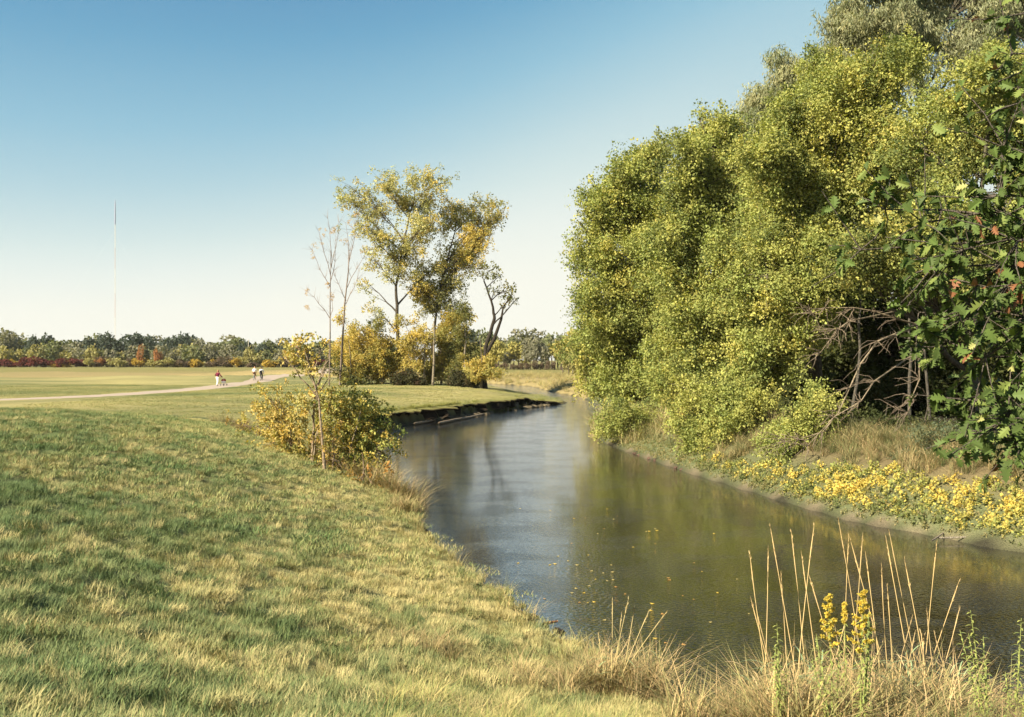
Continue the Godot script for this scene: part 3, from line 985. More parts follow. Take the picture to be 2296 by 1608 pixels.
	for b in dead:
		var mb := MB.new()
		var pts := []
		var o := at(b[4][0], b[4][1], b[2] + 3.0)
		pts.append(Vector3.ZERO)
		for q in b[1]:
			pts.append(at(q[0], q[1], b[2] + rng.randf_range(-0.3, 0.3)) - o)
		tube(mb, pts, taper(pts.size(), b[3] * 1.3, b[3] * 0.3), 6, Color(0.42, 0.34, 0.23))
		var r := thing("dead_bough", b[0], "branch", o)
		part("bough", mb.mesh(), M.bark, r)
		var tw := MB.new()
		for k in 48:
			var from: Vector3 = pts[rng.randi_range(1, pts.size() - 1)].lerp(pts[rng.randi_range(1, pts.size() - 1)], 0.0)
			var to := from + Vector3(rng.randf_range(-0.9, 0.35), rng.randf_range(-0.7, 0.4), rng.randf_range(-0.5, 0.5))
			tube(tw, bend(from, to, 4, 0.08, 0.2), taper(5, 0.014, 0.005), 4, Color(0.36, 0.28, 0.2))
		part("twigs", tw.mesh(), M.bark, r).set_meta("kind", "stuff")
	# tall grey-green willows behind
	var willow := [[Color(0.3, 0.31, 0.19), 4.0], [Color(0.2, 0.225, 0.13), 3.0], [Color(0.42, 0.4, 0.22), 1.4]]
	lobes = lobes_at([[1900, 70, 62], [1980, 40, 85], [2080, 40, 85], [2180, 70, 90, 0.6], [1865, 120, 42], [1960, 140, 75], [2250, 30, 90], [2290, 140, 80], [1960, -90, 90], [2100, -110, 120], [2250, -90, 110], [2060, 150, 50, 0.5], [1890, 10, 40]], 62.0, 2.5, 2.2)
	tree("willow_tree", {"label": "tallest grey-green willow, rising out of the picture behind the wood", "category": "tree", "group": grp, "trunk": [foot(2060, 62.0), at(2060, 700, 62), at(2070, 350, 62), at(2060, 60, 62)], "girth": 0.42, "lobes": lobes, "cols": willow, "mesh": G.willow, "size": 1.35, "hang": true, "steep": 1.2})
	lobes = lobes_at([[1760, 150, 40], [1805, 180, 62], [1725, 230, 52], [1692, 212, 28, 0.7], [1860, 240, 66], [1685, 275, 38], [1740, 110, 14, 0.5], [1780, 280, 60], [1660, 240, 16, 0.5]], 66.0, 2.0, 2.4)
	tree("willow_tree", {"label": "lower grey-green willow at the left shoulder of the wood", "category": "tree", "group": grp, "trunk": [foot(1770, 66.0), at(1770, 700, 66), at(1770, 400, 66), at(1770, 180, 66)], "girth": 0.35, "lobes": lobes, "cols": willow, "mesh": G.willow, "size": 1.4, "hang": true, "steep": 1.2})


# ---------------------------------------------------------------- the oak whose boughs hang into the picture
func oak_leaf(length: float) -> ArrayMesh:
	var mb := MB.new()
	# half outline of a lobed leaf: how far along, how far out
	var half := [[0.0, 0.015], [0.1, 0.05], [0.2, 0.24], [0.28, 0.1], [0.42, 0.4], [0.5, 0.13], [0.64, 0.38], [0.7, 0.13], [0.84, 0.22], [0.88, 0.1], [1.0, 0.0]]
	var curl := rng.randf_range(0.1, 0.6)
	var fold := rng.randf_range(0.1, 0.7)
	for h in half:
		var y: float = -curl * h[0] * h[0] * length
		mb.v.append(Vector3(0, y, h[0] * length))
		mb.v.append(Vector3(h[1] * length, y + h[1] * fold * length, (h[0] + h[1] * 0.25) * length))
		mb.v.append(Vector3(-h[1] * length, y + h[1] * fold * length, (h[0] + h[1] * 0.25) * length))
		for k in 3:
			mb.c.append(Color.WHITE * (0.9 if k == 0 else 1.0))
	for k in half.size() - 1:
		var p := k * 3
		mb.i.append_array([p, p + 1, p + 4, p, p + 4, p + 3, p, p + 3, p + 5, p, p + 5, p + 2])
	return mb.mesh()


func make_oak() -> void:
	var d := 7.6
	var base := ground(6.4, d)
	var root := thing("oak_tree", "oak whose boughs of large dark green lobed leaves hang in from the right edge", "tree", base)
	var bark := Color(0.13, 0.11, 0.09)
	var tb := MB.new()
	var top := Vector3(0.2, 8.6, 0.3)
	tube(tb, [Vector3(0, -0.4, 0), Vector3(0.02, 0.3, 0), Vector3(0.05, 2.0, 0.05), Vector3(0.1, 4.5, 0.1), top], [0.36, 0.25, 0.21, 0.17, 0.06], 10, bark)
	part("trunk", tb.mesh(), M.bark, root)
	var mats := []
	for c in [Color(0.085, 0.125, 0.032), Color(0.06, 0.09, 0.026), Color(0.145, 0.18, 0.05), Color(0.27, 0.27, 0.1), Color(0.19, 0.085, 0.04)]:
		var m := StandardMaterial3D.new()
		m.resource_name = "oak leaf"
		m.vertex_color_use_as_albedo = true
		m.albedo_color = c.linear_to_srgb()
		m.roughness = 0.55
		m.metallic_specular = 0.25
		m.backlight_enabled = true
		m.backlight = Color(0.6, 0.7, 0.3)
		mats.append(m)
	var shapes := []
	for k in 7:
		shapes.append(oak_leaf(1.0))
	# bough ends, in the direction in which they hang into view: [px, py, distance, twigs]
	var ends := [[1930, 560, 8.2, 3], [1985, 470, 8.0, 4], [2070, 500, 7.8, 5], [2090, 600, 7.6, 4], [2060, 700, 8.0, 4], [2160, 560, 7.4, 5], [2190, 690, 7.5, 5], [2130, 770, 7.8, 4], [2210, 800, 7.2, 5], [2190, 900, 7.4, 5], [2180, 950, 7.5, 4], [2260, 940, 7.0, 5], [2290, 1000, 7.0, 4], [2260, 640, 7.0, 5], [2240, 440, 7.3, 5], [2280, 540, 7.0, 4], [2250, 330, 7.4, 4], [2290, 230, 7.4, 4], [2270, 120, 7.6, 4], [2300, 30, 7.6, 4], [2350, 420, 7.2, 5], [2360, 750, 7.0, 5], [2380, 900, 7.0, 5], [2350, 960, 7.2, 4], [2400, 200, 7.4, 4]]
	var leaves := 0
	var rest := MB.new()
	for e in ends:
		var end := at(e[0], e[1], e[2]) - base
		var h := clampf(end.y - 0.2 - absf(end.x) * 0.1, 1.4, 8.0)
		var from := Vector3(0.05 + h * 0.02, h, 0.1)
		var way := bend(from, end, 7, 0.35, 0.25)
		var mb := MB.new()
		tube(mb, way, taper(8, 0.035, 0.006), 6, bark)
		for t in int(e[3] * (7 if e[0] > 2120 else 5)):
			var start: Vector3 = way[rng.randi_range(4, 7)]
			var dir := ((end - from).normalized() * 0.5 + rv() * 0.95 + Vector3(0, -0.1, 0)).normalized()
			var tip := start + dir * rng.randf_range(0.15, 0.65)
			tube(mb, [start, start.lerp(tip, 0.5) + rv() * 0.03, tip], [0.006, 0.005, 0.003], 4, bark * 1.2)
			for l in rng.randi_range(5, 8):
				var p := start.lerp(tip, rng.randf_range(0.25, 1.0))
				var along := (dir * 0.7 + rv() + Vector3(0, -0.35, 0)).normalized()
				var face := (rv() * 0.8 + Vector3(-0.3, 0.8, 0.2)).normalized()
				var side := face.cross(along).normalized()
				var size := rng.randf_range(0.07, 0.135)
				var tr := Transform3D(Basis(side, along.cross(side), along).scaled(Vector3.ONE * size), p)
				# no bough end is all of one colour
				var tone := rng.randf()
				var m: int = 0 if tone < 0.36 else (1 if tone < 0.66 else (2 if tone < 0.82 else (3 if tone < 0.85 else (4 if tone < 0.865 else 1))))
				if e[1] > 480 and e[1] < 700 and e[0] > 2230 and rng.randf() < 0.12:
					m = 4
				if leaves < 300 and e[0] < 2300 and (l + t) % 5 == 0:
					part("leaf", shapes[rng.randi() % 7], mats[m], root).transform = tr
					leaves += 1
				else:
					var arr: Array = shapes[rng.randi() % 7].surface_get_arrays(0)
					var f := rest.v.size()
					for q in arr[Mesh.ARRAY_VERTEX]:
						rest.v.append(tr * q)
						rest.c.append([Color(0.085, 0.125, 0.032), Color(0.06, 0.09, 0.026), Color(0.145, 0.18, 0.05), Color(0.27, 0.27, 0.1), Color(0.19, 0.085, 0.04)][m])
					for q in arr[Mesh.ARRAY_INDEX]:
						rest.i.append(f + q)
		part("bough", mb.mesh(), M.bark, root)
	var o := part("foliage", rest.mesh(), M.glossy, root)
	o.set_meta("kind", "stuff")


# ---------------------------------------------------------------- the clump on the spit
func make_spit_trees() -> void:
	var cotton := [[Color(0.52, 0.48, 0.22), 4.0], [Color(0.38, 0.38, 0.18), 4.0], [Color(0.64, 0.5, 0.16), 1.8], [Color(0.24, 0.26, 0.12), 1.2]]
	var gold := [[Color(0.62, 0.47, 0.14), 4.0], [Color(0.5, 0.42, 0.14), 3.0], [Color(0.32, 0.31, 0.11), 2.0]]
	var mixed := [[Color(0.5, 0.37, 0.09), 3.0], [Color(0.32, 0.3, 0.1), 4.0], [Color(0.17, 0.19, 0.07), 2.0]]
	var olive := [[Color(0.17, 0.175, 0.065), 4.0], [Color(0.3, 0.25, 0.07), 2.0], [Color(0.1, 0.115, 0.05), 2.0]]
	var grp := "trees of the clump on the river spit"
	var lobes := lobes_at([[775, 415, 30], [785, 455, 34, 0.8], [800, 500, 34, 0.6], [860, 415, 42], [845, 470, 40], [850, 530, 48], [905, 460, 48], [890, 590, 55, 0.8], [830, 640, 28, 0.4], [850, 700, 36, 0.3], [935, 395, 30], [985, 400, 34], [965, 440, 45], [925, 390, 16], [945, 510, 55], [920, 560, 50], [960, 610, 50], [830, 580, 34, 0.5]], 114.0, 2.0, 0.4)
	tree("cottonwood_tree", {"label": "tallest cottonwood of the clump, grey-green with a crooked forked trunk", "category": "tree", "group": grp, "trunk": [foot(897, 114), at(893, 800, 114), at(890, 700, 114), at(888, 640, 114), at(905, 540, 114), at(930, 440, 114)], "girth": 0.31, "tip": 0.2, "lobes": lobes, "cols": cotton, "mesh": G.fine, "size": 0.95, "per": 4.0, "loose": 1.7, "bark": Color(0.14, 0.115, 0.09)})
	lobes = lobes_at([[1005, 500, 46], [1025, 470, 34], [1065, 470, 34], [1080, 450, 26], [1110, 465, 26], [1125, 478, 16], [1095, 490, 26], [1010, 580, 52], [985, 670, 50], [1020, 640, 50], [1000, 730, 42], [1030, 700, 34], [960, 690, 40]], 116.0, 2.0, 0.42)
	lobes += lobes_at([[1070, 530, 38], [1055, 570, 42], [1085, 510, 22], [940, 650, 34]], 115.0, 1.5, 0.75, gold)
	tree("cottonwood_tree", {"label": "second cottonwood of the clump, with a bright orange-yellow patch on its right side", "category": "tree", "group": grp, "trunk": [foot(965, 116), at(968, 780, 116), at(985, 650, 116), at(1020, 520, 116)], "girth": 0.24, "lobes": lobes, "cols": cotton + mixed, "mesh": G.fine, "size": 0.95, "per": 4.0, "loose": 1.7, "bark": Color(0.14, 0.115, 0.09)})
	# the leaning dark tree by the water
	lobes = lobes_at([[1095, 608, 26, 0.5], [1125, 615, 26, 0.5], [1140, 640, 22, 0.4], [1150, 665, 16, 0.3], [1075, 610, 22, 0.5], [1110, 650, 26, 0.25], [1160, 668, 9, 0.3]], 108.0, 1.0, 0.15)
	tree("leaning_tree", {"label": "dark leaning thin-leaved tree with a forked trunk at the water end of the clump", "category": "tree", "group": grp, "trunk": [foot(1084, 108), at(1084, 830, 108), at(1090, 780, 108), at(1108, 715, 108), at(1105, 690, 108), at(1085, 630, 108)], "girth": 0.36, "tip": 0.22, "lobes": lobes, "cols": olive, "mesh": G.fine, "size": 1.2, "bark": Color(0.07, 0.055, 0.045)})
	var fork := MB.new()
	var fp := at(1089, 795, 108)
	tube(fork, [Vector3.ZERO, at(1108, 760, 108) - fp, at(1124, 715, 107.8) - fp, at(1128, 690, 107.8) - fp, at(1150, 655, 107.6) - fp], [0.22, 0.2, 0.14, 0.09, 0.03], 7, Color(0.07, 0.055, 0.045))
	var lean := get_node("leaning_tree")
	var fk := part("fork", fork.mesh(), M.bark, lean)
	fk.position = fp - lean.position
	# yellow undergrowth trees
	for u in [
		[[[800, 760, 36, 0.6], [770, 790, 30], [830, 760, 30, 0.7], [800, 810, 40], [770, 720, 22, 0.4], [840, 800, 34]], 812, 112.0, gold, "broad orange-yellow small tree at the left end of the clump"],
		[[[860, 760, 30, 0.7], [850, 720, 26, 0.4], [870, 810, 40], [840, 840, 30]], 856, 111.0, mixed, "thin yellowish small tree left of the tall forked trunk"],
		[[[920, 770, 36], [905, 720, 26, 0.5], [940, 810, 38], [915, 830, 34], [950, 750, 28]], 926, 110.0, gold, "yellow small tree under the tallest cottonwood"],
		[[[985, 790, 34], [1000, 760, 30], [975, 830, 30], [960, 830, 28], [1010, 720, 26]], 988, 112.0, mixed, "yellow-green small tree in the middle of the clump"],
		[[[1030, 740, 26], [1045, 700, 24], [1040, 780, 30], [1030, 820, 32], [1060, 800, 26]], 1040, 110.0, olive, "olive small tree with a pale stem right of the middle of the clump"],
		[[[870, 790, 34], [890, 830, 36], [850, 830, 30], [905, 790, 28]], 876, 113.0, gold, "golden bushy tree behind the dark bush, below the tallest cottonwood"],
		[[[1005, 810, 36], [1030, 830, 30], [990, 840, 30], [1015, 780, 28]], 1008, 113.0, gold, "golden bushy tree right of the middle of the clump"],
		[[[790, 790, 34], [815, 830, 34], [775, 780, 30], [800, 740, 28, 0.6], [845, 770, 30]], 803, 113.5, gold, "golden bushy tree just right of the pair of bare saplings"],
		[[[1090, 820, 30], [1075, 835, 26], [1108, 835, 18], [1060, 830, 26]], 1078, 106.5, gold, "low yellow bush around the foot of the leaning tree"],
		[[[770, 840, 26], [800, 850, 24], [755, 800, 18, 0.6]], 784, 109.0, olive, "low olive bush beside the bare saplings"]]:
		var l := lobes_at(u[0], u[2], 1.2, 1.0)
		tree("small_tree", {"label": u[4], "category": "tree", "group": grp, "trunk": [foot(u[1], u[2]), at(u[1] + 4, 830, u[2]), at(u[1] - 2, 760, u[2])], "girth": 0.11, "lobes": l, "cols": u[3], "mesh": G.fine, "size": 0.85, "loose": 1.5, "bark": Color(0.3, 0.25, 0.18)})
	for t in [[951, 109.5, 745, "pale slim trunk standing left of middle in the clump"], [970, 109.0, 720, "pale slim trunk in the middle of the clump"], [1040, 108.5, 745, "pale slim trunk right of middle in the clump, beside the dark bush"]]:
		var p := foot(t[0], t[1])
		var mb := MB.new()
		tube(mb, bend(Vector3(0, -0.2, 0), at(t[0] + 3, t[2], t[1]) - p, 5, 0.1, 0.2), taper(6, 0.16, 0.07), 7, Color(0.4, 0.34, 0.25))
		part("trunk", mb.mesh(), M.bark, thing("slim_tree", t[3], "tree", p, grp))
	# dark bushes at the foot
	var dark := [[Color(0.055, 0.06, 0.035), 4.0], [Color(0.09, 0.085, 0.04), 2.0], [Color(0.14, 0.08, 0.05), 0.7]]
	for u in [[[[895, 855, 18], [920, 848, 22], [945, 858, 16]], 918, 107.5, "dark bush at the foot of the clump below the tallest cottonwood"], [[[1020, 858, 16], [1045, 850, 22], [1065, 860, 14], [1030, 845, 16]], 1042, 107.0, "dark bush at the foot of the clump left of the leaning tree"]]:
		tree("dark_bush", {"label": u[3], "category": "shrub", "trunk": [foot(u[1], u[2]), foot(u[1], u[2]) + Vector3(0, 0.6, 0), foot(u[1], u[2]) + Vector3(0.1, 1.2, 0)], "girth": 0.06, "lobes": lobes_at(u[0], u[2], 0.7, 2.2), "cols": dark, "mesh": G.fine, "size": 0.9})
	# the bare saplings left of the clump
	for s in [[738, 742, 560, 107.0, 0.085, [[715, 520], [760, 500], [700, 560], [735, 490], [752, 540], [690, 655], [742, 665]], "bare sapling with a few orange leaves, left of a pair before the clump", [[742, 665, 7], [691, 655, 7], [722, 520, 10], [735, 640, 5], [712, 545, 12], [755, 515, 9], [700, 570, 9], [690, 690, 6]]],
			[762, 784, 566, 108.0, 0.13, [[800, 480], [775, 500], [825, 560], [745, 600], [805, 610], [790, 540]], "taller darker bare sapling, right of a pair before the clump", [[800, 480, 6], [745, 520, 6], [790, 500, 9], [815, 560, 8], [770, 540, 8]]]]:
		var p := foot(s[0], s[3])
		var r := thing("bare_sapling", s[6], "tree", p)
		var mb := MB.new()
		var top := at(s[1], s[2], s[3]) - p
		var stem := [Vector3(0, -0.2, 0), top * 0.3 + rv() * 0.1, top * 0.62 + rv() * 0.12, top * 0.85, top]
		tube(mb, stem, [s[4], s[4] * 0.85, s[4] * 0.65, s[4] * 0.4, s[4] * 0.25], 7, Color(0.36, 0.28, 0.23))
		part("trunk", mb.mesh(), M.bark, r)
		var tw := MB.new()
		for q in s[5]:
			var to := at(q[0], q[1], s[3] + rng.randf_range(-1, 1)) - p
			var from: Vector3 = top * clampf(to.y / top.y * 0.72, 0.45, 1.0)
			var way := bend(from, to, 4, 0.1, 0.35)
			tube(tw, way, taper(5, 0.045, 0.014), 4, Color(0.45, 0.35, 0.3))
			for j in 14:
				var f: Vector3 = way[rng.randi_range(1, 4)]
				var dir := ((to - from).normalized() + rv() * 0.8).normalized()
				tube(tw, [f, f + dir * rng.randf_range(0.5, 1.3)], [0.016, 0.007], 3, Color(0.5, 0.4, 0.34))
		part("twigs", tw.mesh(), M.bark, r).set_meta("kind", "stuff")
		var places := []
		var tints := PackedColorArray()
		for q in s[7]:
			for j in 7:
				places.append(Transform3D(Basis(rv(), rng.randf() * TAU).scaled(Vector3.ONE * 0.8), at(q[0], q[1], s[3]) - p + rv() * span(q[2], s[3])))
				tints.append(Color(0.58, 0.38, 0.18))
		scatter("leaves", G.broad[2], M.leaf, places, tints, r)


# ---------------------------------------------------------------- the bushes on the near bank
func make_bank_bushes() -> void:
	var gold := [[Color(0.62, 0.44, 0.13), 3.0], [Color(0.54, 0.43, 0.17), 3.0], [Color(0.36, 0.34, 0.12), 3.0]]
	var fresh := [[Color(0.2, 0.24, 0.08), 3.0], [Color(0.42, 0.4, 0.12), 3.0], [Color(0.64, 0.46, 0.12), 2.8], [Color(0.12, 0.15, 0.055), 1.2]]
	var d := 31.0
	var lobes := lobes_at([[665, 790, 36, 0.5], [640, 800, 24, 0.5], [690, 775, 26, 0.5], [720, 780, 30, 0.35], [690, 820, 26, 0.3], [660, 770, 20, 0.5], [735, 810, 20, 0.3]], d, 0.4, 3.4)
	tree("yellow_sapling", {"label": "slim orange-leaved sapling rising highest above the bank bushes", "category": "tree", "trunk": [foot(729, d), at(722, 980, d), at(715, 895, d), at(700, 840, d), at(682, 780, d)], "girth": 0.05, "tip": 0.3, "lobes": lobes, "cols": gold, "mesh": G.broad, "size": 0.85, "bark": Color(0.5, 0.38, 0.26)})
	d = 32.0
	lobes = lobes_at([[735, 850, 30, 0.2], [715, 880, 30, 0.3], [745, 900, 30, 0.4], [700, 930, 34, 0.5], [735, 950, 30, 0.4]], d, 0.4, 3.2)
	tree("yellow_sapling", {"label": "pale-stemmed sapling with two upright stems in the middle of the bank bushes", "category": "tree", "trunk": [foot(699, d), at(703, 960, d), at(705, 880, d), at(735, 820, d), at(740, 740, d)], "girth": 0.045, "tip": 0.25, "lobes": lobes, "cols": gold, "mesh": G.broad, "size": 0.8, "bark": Color(0.5, 0.38, 0.26)})
	for u in [
		[[[625, 900, 26], [610, 925, 30], [640, 945, 44], [625, 980, 40], [665, 985, 46], [600, 890, 16], [680, 1020, 40], [590, 950, 26], [650, 1030, 30]], 650, 33.5, gold, "orange-yellow bush at the left end of the bank bushes", 2.6],
		[[[800, 930, 48], [770, 960, 44], [820, 970, 52], [850, 1000, 32], [800, 1010, 44], [840, 955, 36], [870, 975, 14], [790, 895, 26], [760, 910, 40], [815, 1040, 36], [760, 1010, 40]], 790, 32.5, fresh, "green bush with yellow tips hanging over the river", 2.8],
		[[[720, 1000, 34], [755, 1000, 34], [745, 1045, 28], [775, 1060, 26], [800, 1060, 22], [700, 1050, 20]], 745, 31.5, mixed_cols(), "low mixed yellow and brown bush at the foot of the saplings", 2.2],
		[[[810, 1075, 18], [835, 1085, 16], [790, 1090, 16]], 812, 30.0, [[Color(0.4, 0.22, 0.07), 2.0], [Color(0.3, 0.24, 0.07), 2.0]], "small russet bush at the water below the green bush", 2.6],
		[[[520, 945, 12], [560, 960, 18], [590, 985, 18], [620, 1010, 16]], 575, 40.0, mixed_cols(), "low weedy bush in the gully left of the bank bushes", 2.2]]:
		tree("bank_bush", {"label": u[4], "category": "shrub", "group": "bushes on the near left bank", "trunk": [foot(u[1], u[2]), foot(u[1], u[2]) + Vector3(0.05, 0.5, 0), foot(u[1], u[2]) + Vector3(0, 1.0, 0)], "girth": 0.04, "lobes": lobes_at(u[0], u[2], 0.5, u[5] * 1.6), "cols": u[3], "mesh": G.broad, "loose": 2.4, "per": 4.0, "size": 0.7, "bark": Color(0.35, 0.26, 0.17)})
	# pale stems that lean out of the bushes
	for s in [[[770, 1050], [812, 900], 32.0, "pale stem leaning right through the green bush"], [[805, 1085], [825, 1035], 30.5, "short pale stem by the water below the green bush"], [[700, 1065], [714, 960], 31.6, "pale upright stem left of the saplings' trunks"]]:
		var p := foot(s[0][0], s[2])
		var mb := MB.new()
		tube(mb, bend(Vector3(0, -0.1, 0), at(s[1][0], s[1][1], s[2]) - p, 5, 0.1, 0.12), taper(6, 0.032, 0.012), 6, Color(0.5, 0.4, 0.28))
		part("stem", mb.mesh(), M.bark, thing("slender_sapling", s[3], "tree", p))


func mixed_cols() -> Array:
	return [[Color(0.52, 0.38, 0.12), 3.0], [Color(0.34, 0.31, 0.1), 3.0], [Color(0.16, 0.18, 0.065), 2.0], [Color(0.4, 0.24, 0.12), 1.5]]


# ---------------------------------------------------------------- far wood edges
func far_crown(kind: int) -> ArrayMesh:
	# a crown of about 1 m radius, built of leaf masses around several lobes; scaled when placed
	var mb := MB.new()
	var lobes := []
	for k in 9:
		var p := rv() * rng.randf_range(0.35, 0.72)
		p.y = p.y * (0.75 if kind < 3 else 1.1)
		lobes.append([p, rng.randf_range(0.3, 0.5)])
	for k in 620:
		var l: Array = lobes[k % 9]
		var out := rv()
		var p: Vector3 = l[0] + out * l[1] * rng.randf_range(0.6, 1.0)
		var along := (rv() + Vector3(0, -0.2, 0)).normalized()
		var across := along.cross((out + rv() * 0.7).normalized()).normalized()
		var s := rng.randf_range(0.09, 0.17)
		var t := rng.randf_range(0.75, 1.25)
		leaf(mb, p, along * s * 1.5, across * s * 0.6, Color(t * rng.randf_range(0.95, 1.08), t, t))
	return mb.mesh()


func make_far_trees() -> void:
	var crowns := []
	for k in 6:
		crowns.append(far_crown(k))
	var trunk := MB.new()
	tube(trunk, [Vector3(0, -0.3, 0), Vector3(0.02, 0.5, 0), Vector3(0, 1.0, 0)], [0.05, 0.035, 0.015], 6, Color(0.16, 0.13, 0.1))
	var trunk_mesh := trunk.mesh()
	var skins := {}
	for c in [["blue", Color(0.075, 0.095, 0.075)], ["dull", Color(0.21, 0.205, 0.14)], ["green", Color(0.17, 0.185, 0.09)], ["yellow", Color(0.34, 0.31, 0.13)], ["gold", Color(0.42, 0.29, 0.055)], ["orange", Color(0.4, 0.19, 0.08)], ["red", Color(0.14, 0.04, 0.035)], ["brown", Color(0.15, 0.11, 0.075)], ["bright", Color(0.4, 0.36, 0.12)]]:
		var m: StandardMaterial3D = M.leaf.duplicate()
		m.resource_name = c[0]
		m.albedo_color = c[1].linear_to_srgb()
		skins[c[0]] = m
	var words := {"blue": "dark blue-green tree", "dull": "grey-olive tree", "green": "green tree", "yellow": "yellowish tree", "gold": "golden shrub", "orange": "orange shrub", "red": "dark red shrub", "brown": "brown shrub", "bright": "yellow-green tree"}
	var proto := {}
	var put := func(kind: String, px: float, top: float, wide: float, d: float, where: String, low := 0.0) -> void:
		var p := ground((px * 0.446 - 512.0) / FOCAL * d, d)
		var h := at(px, top, d).y - p.y
		var shrub := kind in ["gold", "orange", "red", "brown"]
		var key := kind + str(rng.randi() % 3)
		var o: Node3D
		if not proto.has(key):
			o = thing("far_shrub" if shrub else "far_tree", "", "tree")
			part("trunk", trunk_mesh, M.bark, o)
			part("crown", crowns[rng.randi() % 6], skins[kind], o)
			proto[key] = o
		else:
			o = proto[key].duplicate()
			o.name = numbered("far_shrub" if shrub else "far_tree")
			add_child(o)
		var spot := where
		if d > 360.0:
			var row := "front row" if d < 374.0 else ("middle row" if d < 393.5 else "back row")
			var near := "at the far left" if px < 110 else ("left of the radio mast" if px < 225 else ("below the radio mast" if px < 300 else ("between mast and walker" if px < 430 else ("behind the walker" if px < 530 else ("behind the two riders" if px < 620 else ("behind the orange sapling" if px < 730 else "behind the clump of cottonwoods"))))))
			spot = "in the far wood's %s, %s" % [row, near]
		elif d > 270.0:
			spot = "%s, %s" % [where, "left of the leaning tree" if px < 1085 else ("right of the leaning tree" if px < 1170 else ("before the open sky gap" if px < 1260 else "partly behind the maples"))]
		tag(o, words[kind] + " " + spot, "shrub" if shrub else "tree", words[kind] + "s " + spot)
		o.position = p
		o.rotation.y = rng.randf() * TAU
		var rx := span(wide, d)
		var ry := h * (0.56 if shrub else lerpf(0.36, 0.46, rng.randf()) + low)
		var crown: Node3D = o.get_node("crown")
		crown.scale = Vector3(rx, ry, rx)
		crown.position = Vector3(0, h - ry * 0.98, 0)
		o.get_node("trunk").scale = Vector3(h * 0.45, h - ry, h * 0.45)
	# beyond the field on the left: top line read at [px, py]
	var where := "in the wood edge beyond the field"
	var line := [[-260, 742], [0, 738], [40, 742], [70, 748], [95, 742], [130, 758], [190, 748], [240, 744], [262, 752], [290, 744], [330, 752], [380, 752], [410, 744], [450, 752], [500, 756], [545, 750], [575, 760], [605, 758], [650, 762], [720, 760], [780, 764], [860, 764], [960, 768]]
	var px := -240.0
	while px < 900.0:
		var top := 750.0
		for k in line.size() - 1:
			if px >= line[k][0] and px <= line[k + 1][0]:
				top = lerpf(line[k][1], line[k + 1][1], (px - line[k][0]) / (line[k + 1][0] - line[k][0]))
		var dark := (px > 60 and px < 110) or (px > 170 and px < 262) or (px > 285 and px < 340) or (px > 375 and px < 440)
		put.call("blue" if dark and rng.randf() < 0.85 else ("dull" if rng.randf() < 0.55 else "green"), px, top + rng.randf_range(-5, 14), rng.randf_range(28, 46), rng.randf_range(396, 430), where)
		px += rng.randf_range(13, 22)
	px = -240.0
	while px < 880.0:
		var k := rng.randf()
		put.call("dull" if k < 0.42 else ("yellow" if k < 0.72 else "green"), px, rng.randf_range(766, 786), rng.randf_range(22, 34), rng.randf_range(376, 392), where, 0.1)
		px += rng.randf_range(14, 24)
	px = -240.0
	while px < 720.0:
		var k := rng.randf()
		var kind := "red" if px < 190 and k < 0.75 else ("brown" if k < 0.4 else ("red" if k < 0.55 else ("yellow" if k < 0.8 else "gold")))
		put.call(kind, px, rng.randf_range(798, 810), rng.randf_range(15, 26), rng.randf_range(366, 372), where, 0.1)
		px += rng.randf_range(10, 17)
	for s in [[205, 749, 34], [240, 744, 30], [262, 756, 26], [305, 746, 32], [335, 752, 30], [76, 744, 20], [392, 754, 32], [414, 745, 18], [545, 750, 20], [590, 764, 26], [15, 742, 26], [640, 764, 26]]:
		put.call("blue" if s[0] > 20 else "dull", s[0], s[1], s[2], 393.0, where, 0.02)
	for s in [[352, 776, 14, "orange"], [315, 772, 9, "orange"], [222, 800, 14, "orange"], [440, 798, 18, "gold"], [480, 802, 16, "gold"], [560, 772, 16, "yellow"]]:
		put.call(s[3], s[0], s[1], s[2], 368.0, where, 0.08)
	# behind the river bend
	where = "in the wood behind the river bend"
	px = 1030.0
	while px < 1420.0:
		put.call("blue" if px < 1070 else ("green" if rng.randf() < 0.6 else "dull"), px, 738 + rng.randf_range(-4, 10) + maxf(0.0, px - 1160) * 0.05, rng.randf_range(26, 38), rng.randf_range(306, 325), where)
		px += rng.randf_range(13, 20)
	px = 1030.0
	while px < 1420.0:
		var k := rng.randf()
		put.call("bright" if k < 0.5 else ("green" if k < 0.75 else "dull"), px, rng.randf_range(752, 775), rng.randf_range(20, 32), rng.randf_range(288, 300), where)
		px += rng.randf_range(13, 21)
	px = 1040.0
	while px < 1300.0:
		put.call("brown", px, rng.randf_range(806, 816), rng.randf_range(9, 14), rng.randf_range(280, 286), where, 0.1)
		px += rng.randf_range(12, 20)
	# nearer trees that close the view on the right of the bend
	where = "along the right bank beyond the maples"
	for s in [[1262, 742, 24, 205.0], [1286, 722, 28, 190.0], [1318, 700, 34, 165.0], [1355, 690, 40, 150.0], [1400, 680, 44, 140.0], [1300, 770, 26, 150.0], [1335, 780, 30, 135.0], [1275, 785, 18, 180.0], [1380, 790, 34, 125.0], [1450, 660, 60, 110.0], [1560, 640, 60, 100.0], [1430, 780, 46, 105.0]]:
		put.call("bright" if rng.randf() < 0.75 else "yellow", s[0], s[1], s[2], s[3], where, 0.08)
	# the pale pole at the edge of the field
	var pole := MB.new()
	var p := foot(557, 372.0)
	lathe(pole, [Vector2(0.16, -0.3), Vector2(0.15, 4.0), Vector2(0.1, 10.5)], 8, Color(0.5, 0.46, 0.38))
	var r := thing("wooden_pole", "pale slim pole standing at the far edge of the field", "pole", p)
	part("shaft", pole.mesh(), M.paint, r)


